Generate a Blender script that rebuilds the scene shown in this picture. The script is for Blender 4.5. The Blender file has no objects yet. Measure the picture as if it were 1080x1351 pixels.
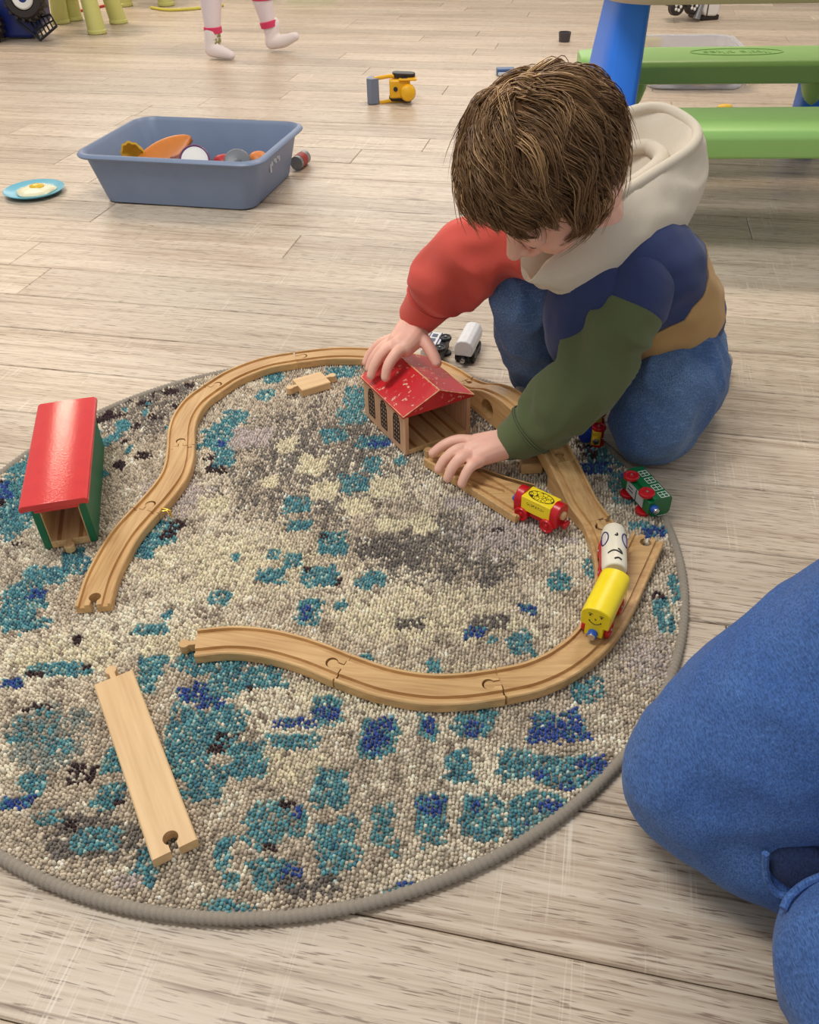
import bpy, bmesh, math, random
import numpy as np
from mathutils import Vector, Matrix, noise

random.seed(7); RNG = np.random.default_rng(7)
SC = bpy.context.scene
COL = SC.collection

# ------------------------------------------------------------------ camera
FPX, PITCH, ROLL, CAMH = 1095.0, 0.684539, -0.0257544, 0.69
_F = Vector((0, math.cos(PITCH), -math.sin(PITCH)))
_U = Vector((0, math.sin(PITCH), math.cos(PITCH)))
_X = Vector((1, 0, 0))
CX = _X * math.cos(ROLL) + _U * math.sin(ROLL)
CU = -_X * math.sin(ROLL) + _U * math.cos(ROLL)
cam_data = bpy.data.cameras.new('camera')
cam_data.sensor_fit = 'HORIZONTAL'; cam_data.sensor_width = 36.0
cam_data.lens = 36.0 * FPX / 1080.0
cam_data.clip_start = 0.02; cam_data.clip_end = 60
cam = bpy.data.objects.new('camera', cam_data); COL.objects.link(cam)
cam.matrix_world = Matrix(((CX.x, CU.x, -_F.x, 0), (CX.y, CU.y, -_F.y, 0), (CX.z, CU.z, -_F.z, CAMH), (0, 0, 0, 1)))
SC.camera = cam

# ------------------------------------------------------------------ light
world = bpy.data.worlds.new('room_light'); SC.world = world
world.use_nodes = True
bg = world.node_tree.nodes['Background']
bg.inputs['Color'].default_value = (1.0, 0.982, 0.955, 1)
bg.inputs['Strength'].default_value = 0.43
SC.view_settings.view_transform = 'Standard'; SC.view_settings.look = 'None'
SC.view_settings.gamma = 1.0; SC.view_settings.use_curve_mapping = False
SC.view_settings.exposure = 0.17

def area_light(name, loc, target, sx, sy, power, color):
    l = bpy.data.lights.new(name, 'AREA'); l.shape = 'RECTANGLE'; l.size = sx; l.size_y = sy
    l.energy = power; l.color = color
    o = bpy.data.objects.new(name, l); COL.objects.link(o); o.location = loc
    d = Vector(target) - Vector(loc); o.rotation_euler = d.to_track_quat('-Z', 'Y').to_euler()
    return o
# three ceiling panels and the daylight of the window in the far wall
area_light('ceiling_lamp_near', (-0.9, 0.9, 2.7), (-0.9, 0.9, 0), 1.2, 0.6, 42, (1.0, 0.97, 0.92))
area_light('ceiling_lamp_far', (0.9, 3.3, 2.7), (0.9, 3.3, 0), 1.2, 0.6, 38, (1.0, 0.82, 0.64))
area_light('ceiling_lamp_back', (-2.6, 5.45, 2.7), (-2.6, 5.45, 0), 1.2, 0.6, 56, (1.0, 0.80, 0.60))
area_light('window_daylight', (-0.6, 7.6, 1.75), (-0.3, 1.0, 0.3), 4.2, 1.5, 46, (1.0, 0.97, 0.94))

# ------------------------------------------------------------------ helpers
def lin(c):
    out = []
    for v in c[:3]:
        v = v / 255.0
        out.append(v / 12.92 if v <= 0.04045 else ((v + 0.055) / 1.055) ** 2.4)
    return tuple(out) + (1.0,)

class NT:
    def __init__(s, m):
        m.use_nodes = True; s.nt = m.node_tree; s.n = s.nt.nodes; s.l = s.nt.links
        s.bsdf = s.n['Principled BSDF']
    def add(s, t, **kw):
        n = s.n.new(t)
        for k, v in kw.items():
            if k.startswith('i_'): n.inputs[k[2:]].default_value = v
            elif k.startswith('n_'): n.inputs[int(k[2:])].default_value = v
            else: setattr(n, k, v)
        return n
    def link(s, a, b): s.l.new(a, b)
    def math(s, op, a, b=None):
        n = s.n.new('ShaderNodeMath'); n.operation = op
        for i, v in enumerate((a, b)):
            if v is None: continue
            if isinstance(v, (int, float)): n.inputs[i].default_value = v
            else: s.l.new(v, n.inputs[i])
        return n.outputs[0]
    def mapping(s, src, scale=(1, 1, 1), loc=(0, 0, 0)):
        n = s.n.new('ShaderNodeMapping'); n.inputs['Scale'].default_value = scale; n.inputs['Location'].default_value = loc
        s.l.new(src, n.inputs['Vector']); return n.outputs[0]
    def noise(s, vec, scale, detail=3, rough=0.55, dim='3D', w=None):
        n = s.n.new('ShaderNodeTexNoise'); n.noise_dimensions = dim
        n.inputs['Scale'].default_value = scale; n.inputs['Detail'].default_value = detail; n.inputs['Roughness'].default_value = rough
        if vec is not None: s.l.new(vec, n.inputs['Vector'])
        if w is not None: s.l.new(w, n.inputs['W'])
        return n.outputs['Fac']
    def ramp(s, fac, stops, interp='LINEAR'):
        n = s.n.new('ShaderNodeValToRGB'); n.color_ramp.interpolation = interp
        els = n.color_ramp.elements
        while len(els) < len(stops): els.new(0.5)
        for e, (p, c) in zip(els, stops):
            e.position = p; e.color = c if len(c) == 4 else lin(c)
        s.l.new(fac, n.inputs['Fac']); return n.outputs['Color']
    def mix(s, fac, a, b, mode='MIX'):
        n = s.n.new('ShaderNodeMix'); n.data_type = 'RGBA'; n.blend_type = mode
        for sock, v in ((n.inputs[0], fac), (n.inputs[6], a), (n.inputs[7], b)):
            if isinstance(v, (int, float)): sock.default_value = v
            elif isinstance(v, tuple): sock.default_value = v if len(v) == 4 else lin(v)
            else: s.l.new(v, sock)
        return n.outputs[2]
    def bump(s, h, strength, dist=0.001):
        n = s.n.new('ShaderNodeBump'); n.inputs['Strength'].default_value = strength; n.inputs['Distance'].default_value = dist
        s.l.new(h, n.inputs['Height']); s.l.new(n.outputs[0], s.bsdf.inputs['Normal'])

MATS = {}
def mat(name, rgb, rough=0.5, vary=None, bump=None, spec=0.5, coat=0, sheen=0, metal=0, trans=0, sss=0, alpha=1):
    """plain procedural material; vary = (scale, rgb2, amount), bump = (scale, strength, distance)"""
    if name in MATS: return MATS[name]
    m = bpy.data.materials.new(name); t = NT(m); b = t.bsdf
    b.inputs['Base Color'].default_value = lin(rgb); b.inputs['Roughness'].default_value = rough
    b.inputs['Specular IOR Level'].default_value = spec; b.inputs['Coat Weight'].default_value = coat
    b.inputs['Metallic'].default_value = metal; b.inputs['Transmission Weight'].default_value = trans
    b.inputs['Sheen Weight'].default_value = sheen; b.inputs['Alpha'].default_value = alpha
    if sss: b.inputs['Subsurface Weight'].default_value = sss; b.inputs['Subsurface Radius'].default_value = (.012, .004, .002); b.inputs['Subsurface Scale'].default_value = .35
    tc = t.add('ShaderNodeTexCoord').outputs['Object']
    if vary:
        f = t.noise(tc, vary[0], 4)
        f2 = t.math('MULTIPLY', f, vary[2] * 1.6)
        t.link(t.mix(f2, rgb, vary[1]), b.inputs['Base Color'])
    if bump:
        t.bump(t.noise(tc, bump[0], 3), bump[1], bump[2])
    MATS[name] = m; return m

def wood(name, light, dark, axis=0, rough=0.45, scale=1.0):
    if name in MATS: return MATS[name]
    m = bpy.data.materials.new(name); t = NT(m)
    tc = t.add('ShaderNodeTexCoord').outputs['Object']
    sc = [110 * scale] * 3; sc[axis] = 9 * scale
    f = t.noise(t.mapping(tc, tuple(sc)), 1.0, 5, 0.6)
    sc2 = [420 * scale] * 3; sc2[axis] = 22 * scale
    f2 = t.noise(t.mapping(tc, tuple(sc2)), 1.0, 2)
    f3 = t.math('ADD', t.math('MULTIPLY', f, 0.72), t.math('MULTIPLY', f2, 0.28))
    t.link(t.ramp(f3, [(0.34, dark), (0.62, light)]), t.bsdf.inputs['Base Color'])
    t.bsdf.inputs['Roughness'].default_value = rough
    t.bump(f2, 0.12, 0.0006)
    MATS[name] = m; return m

def fabric(name, rgb, rgb2=None, amount=0.4, scale=30, weave=900, strength=0.35, sheen=0.15, rough=0.9):
    if name in MATS: return MATS[name]
    m = bpy.data.materials.new(name); t = NT(m)
    tc = t.add('ShaderNodeTexCoord').outputs['Object']
    f = t.noise(tc, scale, 4)
    w = t.noise(tc, weave, 2)
    c = t.mix(t.math('MULTIPLY', f, amount * 1.5), rgb, rgb2 or tuple(v * 0.75 for v in rgb))
    c = t.mix(t.math('MULTIPLY', w, 0.25), c, tuple(min(255, v * 1.25 + 10) for v in rgb))
    t.link(c, t.bsdf.inputs['Base Color']); t.bsdf.inputs['Roughness'].default_value = rough
    t.bsdf.inputs['Sheen Weight'].default_value = sheen; t.bsdf.inputs['Specular IOR Level'].default_value = 0.2
    t.bump(w, strength, 0.0012)
    MATS[name] = m; return m

def denim(name, base, pale, scale=1.0):
    if name in MATS: return MATS[name]
    m = bpy.data.materials.new(name); t = NT(m)
    tc = t.add('ShaderNodeTexCoord').outputs['Object']
    rot = t.add('ShaderNodeMapping'); rot.inputs['Rotation'].default_value = (0.5, 0.4, 0.75); rot.inputs['Scale'].default_value = (1000 * scale, 260 * scale, 640 * scale)
    t.link(tc, rot.inputs['Vector'])
    tw = t.noise(rot.outputs[0], 1.0, 2)
    sl = t.noise(t.mapping(tc, (26 * scale, 700 * scale, 330 * scale)), 1.0, 3)
    fade = t.noise(tc, 9 * scale, 3)
    c = t.mix(t.ramp(fade, [(0.35, (0, 0, 0, 1)), (0.7, (0.75, 0.75, 0.75, 1))]), base, pale)
    c = t.mix(t.ramp(tw, [(.38, (0, 0, 0, 1)), (.66, (.75, .75, .75, 1))]), c, tuple(v * 0.70 for v in base))
    c = t.mix(t.ramp(sl, [(0.55, (0, 0, 0, 1)), (0.80, (0.30, 0.30, 0.30, 1))]), c, tuple(min(255, v * 1.2 + 12) for v in pale))
    t.link(c, t.bsdf.inputs['Base Color']); t.bsdf.inputs['Roughness'].default_value = 0.85
    t.bsdf.inputs['Specular IOR Level'].default_value = 0.2; t.bsdf.inputs['Sheen Weight'].default_value = 0.1
    t.bump(tw, 0.35, 0.0008)
    MATS[name] = m; return m

# ------------------------------------------------------------------ mesh building
class MB:
    def __init__(s): s.v = []; s.f = []
    def add(s, vs, fs, mtx=None):
        o = len(s.v)
        for p in vs:
            p = Vector(p)
            s.v.append(tuple(mtx @ p) if mtx is not None else tuple(p))
        s.f += [tuple(i + o for i in f) for f in fs]
        return s
    def box(s, c, d, mtx=None, taper=1.0):
        x, y, z = d[0] / 2, d[1] / 2, d[2] / 2
        vs = [(c[0] + sx * x * (taper if sz > 0 else 1), c[1] + sy * y * (taper if sz > 0 else 1), c[2] + sz * z) for sz in (-1, 1) for sy in (-1, 1) for sx in (-1, 1)]
        return s.add(vs, [(0, 2, 3, 1), (4, 5, 7, 6), (0, 1, 5, 4), (2, 6, 7, 3), (0, 4, 6, 2), (1, 3, 7, 5)], mtx)
    def prism(s, poly, z0, z1, mtx=None):
        n = len(poly)
        vs = [(x, y, z0) for x, y in poly] + [(x, y, z1) for x, y in poly]
        fs = [tuple(range(n))[::-1], tuple(range(n, 2 * n))] + [(i, (i + 1) % n, n + (i + 1) % n, n + i) for i in range(n)]
        return s.add(vs, fs, mtx)
    def loft(s, rings, caps=(True, True), closed=False, mtx=None):
        n = len(rings[0]); k = len(rings)
        vs = [p for r in rings for p in r]; fs = []
        for i in range(k if closed else k - 1):
            a, b = i * n, ((i + 1) % k) * n
            fs += [(a + j, a + (j + 1) % n, b + (j + 1) % n, b + j) for j in range(n)]
        if not closed:
            if caps[0]: fs.append(tuple(range(n))[::-1])
            if caps[1]: fs.append(tuple(range((k - 1) * n, k * n)))
        return s.add(vs, fs, mtx)
    def lathe(s, prof, n=24, mtx=None):
        """prof: (r, z) pairs; r = 0 allowed at the ends"""
        rings = [[(max(r, 1e-5) * math.cos(2 * math.pi * j / n), max(r, 1e-5) * math.sin(2 * math.pi * j / n), z) for j in range(n)] for r, z in prof]
        ring = len(prof) > 3 and prof[0][0] > 1e-4 and prof[-1][0] > 1e-4
        return s.loft(rings, (True, True), closed=ring, mtx=mtx)
    def sphere(s, c, r, nu=16, nv=10, mtx=None):
        r = (r, r, r) if isinstance(r, (int, float)) else r
        rings = []
        for i in range(1, nv):
            th = math.pi * i / nv
            rings.append([(c[0] + r[0] * math.sin(th) * math.cos(2 * math.pi * j / nu), c[1] + r[1] * math.sin(th) * math.sin(2 * math.pi * j / nu), c[2] - r[2] * math.cos(th)) for j in range(nu)])
        o = len(s.v); s.loft(rings, (False, False), mtx=mtx)
        for z, base, flip in ((-r[2], 0, True), (r[2], (nv - 2) * nu, False)):
            p = Vector((c[0], c[1], c[2] + z)); s.v.append(tuple(mtx @ p) if mtx is not None else tuple(p)); k = len(s.v) - 1
            for j in range(nu):
                a, b = o + base + j, o + base + (j + 1) % nu
                s.f.append((b, a, k) if flip else (a, b, k))
        return s
    def tube(s, pts, radii, n=8, caps=True, mtx=None):
        pts = [Vector(p) for p in pts]
        if isinstance(radii, (int, float)): radii = [radii] * len(pts)
        rings = []; up = None
        for i, p in enumerate(pts):
            d = (pts[min(i + 1, len(pts) - 1)] - pts[max(i - 1, 0)]).normalized()
            if up is None:
                up = Vector((0, 0, 1)) if abs(d.z) < 0.9 else Vector((1, 0, 0))
            a = d.cross(up)
            a = a.normalized() if a.length > 1e-6 else d.orthogonal().normalized()
            b = a.cross(d).normalized(); up = b
            rings.append([tuple(p + (a * math.cos(2 * math.pi * j / n) + b * math.sin(2 * math.pi * j / n)) * radii[i]) for j in range(n)])
        return s.loft(rings, (caps, caps), mtx=mtx)
    def mesh(s, name):
        me = bpy.data.meshes.new(name); me.from_pydata(s.v, [], s.f); me.update()
        b = bmesh.new(); b.from_mesh(me); bmesh.ops.recalc_face_normals(b, faces=b.faces); b.to_mesh(me); b.free()
        return me
    def build(s, name, material, parent=None, smooth=True, angle=35, bevel=0, seg=2, local=True):
        me = s.mesh(name)
        return link(name, me, material, parent, smooth, angle, bevel, seg, local)

def link(name, me, material, parent=None, smooth=True, angle=35, bevel=0, seg=2, local=True):
    me.materials.clear(); me.materials.append(material)
    if smooth:
        me.polygons.foreach_set('use_smooth', [True] * len(me.polygons))
        if angle: me.set_sharp_from_angle(angle=math.radians(angle))
    o = bpy.data.objects.new(name, me); COL.objects.link(o)
    if bevel:
        bv = o.modifiers.new('bevel', 'BEVEL'); bv.width = bevel; bv.segments = seg; bv.limit_method = 'ANGLE'; bv.angle_limit = math.radians(35)
    if parent is not None:
        o.parent = parent
        if not local: o.matrix_parent_inverse = wmat(parent).inverted()
    return o

def wmat(o):
    m = Matrix.LocRotScale(o.location, o.rotation_euler, o.scale) if o.rotation_mode != 'QUATERNION' else Matrix.LocRotScale(o.location, o.rotation_quaternion, o.scale)
    if o.parent is not None: return wmat(o.parent) @ o.matrix_parent_inverse @ m
    return m

def tag(o, label, cat, group=None, kind=None):
    o['label'] = label; o['category'] = cat
    if group: o['group'] = group
    if kind: o['kind'] = kind
    return o
def part_label(o, label): o['label'] = label; return o
def empty(name, loc, rot=None):
    o = bpy.data.objects.new(name, None); COL.objects.link(o); o.location = loc; o.empty_display_size = 0.02
    if rot is not None: o.rotation_euler = rot.to_euler() if isinstance(rot, Matrix) else rot
    return o
def axes(x, z):
    """rotation matrix whose columns are x, y = z cross x, z"""
    x = Vector(x).normalized(); z = Vector(z); z = (z - x * z.dot(x)).normalized(); y = z.cross(x)
    return Matrix((x, y, z)).transposed()
def frame(loc, x, z): return Matrix.Translation(Vector(loc)) @ axes(x, z).to_4x4()

def apply_mods(o):
    dg = bpy.context.evaluated_depsgraph_get()
    me = bpy.data.meshes.new_from_object(o.evaluated_get(dg))
    old = o.data; o.modifiers.clear(); o.data = me
    if old.users == 0: bpy.data.meshes.remove(old)
    return o

def temp(mb, name='tmp'):
    o = bpy.data.objects.new(name, mb.mesh(name)); COL.objects.link(o); return o

def boolean(o, cutters, op='DIFFERENCE'):
    for c in cutters:
        m = o.modifiers.new('b', 'BOOLEAN'); m.operation = op; m.object = c; m.solver = 'EXACT'
    apply_mods(o)
    for c in cutters:
        me = c.data; bpy.data.objects.remove(c); bpy.data.meshes.remove(me)
    return o

def organic(mb, voxel, smooth=6, ratio=None, displace=None):
    """fuse overlapping closed shapes into one continuous surface"""
    o = temp(mb)
    r = o.modifiers.new('r', 'REMESH'); r.mode = 'VOXEL'; r.voxel_size = voxel; r.use_smooth_shade = True
    if smooth:
        m = o.modifiers.new('s', 'SMOOTH'); m.factor = 0.5; m.iterations = smooth
    if ratio:
        d = o.modifiers.new('d', 'DECIMATE'); d.ratio = ratio
    apply_mods(o); me = o.data
    bpy.data.objects.remove(o)
    if displace:
        n = len(me.vertices); co = np.empty(n * 3); no = np.empty(n * 3)
        me.vertices.foreach_get('co', co); me.vertex_normals.foreach_get('vector', no)
        co = co.reshape(-1, 3); no = no.reshape(-1, 3)
        d = np.array([displace(Vector(p)) for p in co])
        me.vertices.foreach_set('co', (co + no * d[:, None]).ravel()); me.update()
    return me

def catmull(pts, per=8):
    P = [np.array(p, float) for p in pts]; P = [2 * P[0] - P[1]] + P + [2 * P[-1] - P[-2]]
    out = []
    for i in range(1, len(P) - 2):
        for k in range(per):
            t = k / per; a, b, c, d = P[i - 1:i + 3]
            out.append(0.5 * (2 * b + (c - a) * t + (2 * a - 5 * b + 4 * c - d) * t * t + (3 * b - a - 3 * c + d) * t ** 3))
    out.append(P[-2]); return out

def chain(mb, pts, per=6, n=14, mtx=None):
    """tapered limb: pts are (x, y, z, r); round ends"""
    q = catmull(pts, per)
    mb.tube([p[:3] for p in q], [max(p[3], 1e-4) for p in q], n, True, mtx)
    for p in (q[0], q[-1]): mb.sphere(p[:3], p[3] * 0.995, n, 8, mtx)
    return mb

def nz(p, s): return noise.noise(Vector(p) * s)
# ------------------------------------------------------------------ floor
YAW, PW, POFF, PLEN = -0.22533, 0.13059, 0.69465, 1.297
PT = Vector((math.cos(YAW), math.sin(YAW), 0)); PN = Vector((-math.sin(YAW), math.cos(YAW), 0))
def plank_material():
    m = bpy.data.materials.new('floor_oak'); t = NT(m)
    tc = t.add('ShaderNodeTexCoord').outputs['Object']
    rnd = t.add('ShaderNodeObjectInfo').outputs['Random']
    w = t.math('MULTIPLY', rnd, 61.0)
    warp = t.noise(t.mapping(tc, (2.2, 9, 1)), 1.0, 2, dim='4D', w=w)
    cv = t.add('ShaderNodeCombineXYZ'); t.link(t.math('MULTIPLY', warp, 0.022), cv.inputs[1])
    va = t.add('ShaderNodeVectorMath', operation='ADD'); t.link(tc, va.inputs[0]); t.link(cv.outputs[0], va.inputs[1])
    P = va.outputs[0]
    g1 = t.noise(t.mapping(P, (1.7, 75, 1)), 1.0, 5, 0.62, '4D', w)
    g2 = t.noise(t.mapping(P, (7, 330, 1)), 1.0, 3, 0.6, '4D', w)
    g3 = t.noise(t.mapping(P, (1.3, 22, 1)), 1.0, 3, 0.5, '4D', w)
    g = t.math('ADD', t.math('ADD', t.math('MULTIPLY', g1, 0.36), t.math('MULTIPLY', g2, 0.42)), t.math('MULTIPLY', g3, 0.24))
    c = t.ramp(g, [(0.34, (138, 118, 100)), (0.43, (181, 162, 142)), (0.52, (204, 188, 168)), (0.66, (221, 208, 191))])
    da = t.noise(t.mapping(P, (34, 620, 1)), 1.0, 2, 0.5, '4D', w)
    c = t.mix(t.ramp(da, [(0.57, (0, 0, 0, 1)), (0.65, (.78, .78, .78, 1))]), c, (124, 104, 88))
    # pale saw marks across the boards
    sm = t.noise(t.mapping(tc, (420, 9, 1)), 1.0, 2, 0.5, '4D', w); big = t.noise(t.mapping(tc, (16, 7, 1)), 1.0, 2, 0.5, '4D', w)
    sf = t.math('MULTIPLY', t.ramp(sm, [(0.56, (0, 0, 0, 1)), (0.68, (1, 1, 1, 1))]), t.ramp(big, [(0.52, (0, 0, 0, 1)), (0.66, (.6, .6, .6, 1))]))
    c = t.mix(sf, c, (232, 222, 206))
    # dark streaks and knots
    st = t.noise(t.mapping(P, (3.5, 120, 1)), 1.0, 2, 0.5, '4D', w)
    c = t.mix(t.ramp(st, [(0.62, (0, 0, 0, 1)), (0.72, (.75, .75, .75, 1))]), c, (120, 98, 80))
    vo = t.add('ShaderNodeTexVoronoi', voronoi_dimensions='4D'); vo.inputs['Scale'].default_value = 1.0
    t.link(t.mapping(P, (2.7, 10, 1)), vo.inputs['Vector']); t.link(w, vo.inputs['W'])
    c = t.mix(t.ramp(vo.outputs['Distance'], [(0.045, (.85, .85, .85, 1)), (0.11, (0, 0, 0, 1))]), c, (104, 82, 64))
    # each board a little different
    tint = t.add('ShaderNodeHueSaturation'); t.link(c, tint.inputs['Color'])
    t.link(t.math('ADD', t.math('MULTIPLY', rnd, 0.22), 0.85), tint.inputs['Value'])
    t.link(tint.outputs[0], t.bsdf.inputs['Base Color'])
    t.link(t.math('ADD', t.math('MULTIPLY', g2, 0.16), 0.30), t.bsdf.inputs['Roughness'])
    t.bsdf.inputs['Specular IOR Level'].default_value = 0.32
    t.bump(g2, 0.22, 0.0006)
    return m
OAK = plank_material()
mb = MB().box((0, 2.6, -0.013), (9.6, 8.4, 0.01))
floor = mb.build('floor', mat('floor_gap', (84, 70, 58), 0.8), smooth=False); floor['kind'] = 'structure'
JOINT = {5: -1.096, 7: -.631, 8: -1.15, 12: -.66, 13: -.487, 9: .345, -1: .2, 4: -.09, 11: -1.477, 15: -1.49, 16: -1.33, 17: .21, 18: .75, -2: .9, -3: .8, -4: .75, 0: .75, 1: .697, 2: .72, 3: .85, 6: .1, 10: 0.0, 14: -.2}
plank_meshes = {}
def plank_mesh(length):
    k = round(length, 3)
    if k not in plank_meshes:
        b = bmesh.new(); bmesh.ops.create_cube(b, size=1)
        for v in b.verts: v.co = Vector((v.co.x * (length - .0011), v.co.y * (PW - .0011), v.co.z * .008 - .004))
        top = [e for e in b.edges if all(v.co.z > -.001 for v in e.verts)]
        bmesh.ops.bevel(b, geom=top, offset=.0016, segments=1, affect='EDGES')
        me = bpy.data.meshes.new('plank'); b.to_mesh(me); b.free(); me.materials.append(OAK); plank_meshes[k] = me
    return plank_meshes[k]
for row in range(-6, 42):
    s0 = JOINT.get(row, random.uniform(0, PLEN))
    k0 = math.floor((-4.6 - s0) / PLEN)
    for k in range(k0, k0 + 9):
        a = s0 + k * PLEN; b_ = a + PLEN
        keep = False
        for s in (a, a + PLEN * .33, a + PLEN * .66, b_):
            c = PT * s + PN * (POFF + (row + .5) * PW)
            if -.15 < c.y < 6.25 and abs(c.x) < .56 * c.y + .62: keep = True
        if not keep: continue
        o = bpy.data.objects.new('plank', plank_mesh(PLEN)); COL.objects.link(o)
        o.parent = floor
        o.location = PT * ((a + b_) / 2) + PN * (POFF + (row + .5) * PW); o.rotation_euler = (0, 0, YAW)
w = MB().box((-3.75, 6.66, 1.35), (2.1, .12, 2.7)).box((3.15, 6.66, 1.35), (3.3, .12, 2.7)).box((-.6, 6.66, .5), (4.2, .12, 1.0)).box((-.6, 6.66, 2.6), (4.2, .12, .2))
wo = w.build('wall_back', mat('wall_paint', (226, 220, 208), .8, bump=(160, .1, .001)), smooth=False); wo['kind'] = 'structure'
bo = MB().box((0, 6.59, .05), (9.6, .02, .1)).build('baseboard_back', mat('baseboard_dark', (66, 62, 58), .5), bevel=.004); bo['kind'] = 'structure'
wi = MB()
for x in (-2.68, -.6, 1.48): wi.box((x, 6.66, 1.75), (.05, .08, 1.5))
for z in (1.02, 2.48): wi.box((-.6, 6.66, z), (4.2, .08, .05))
wn = wi.build('window_1', mat('window_white', (235, 235, 232), .4), smooth=False); wn['kind'] = 'structure'

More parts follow.
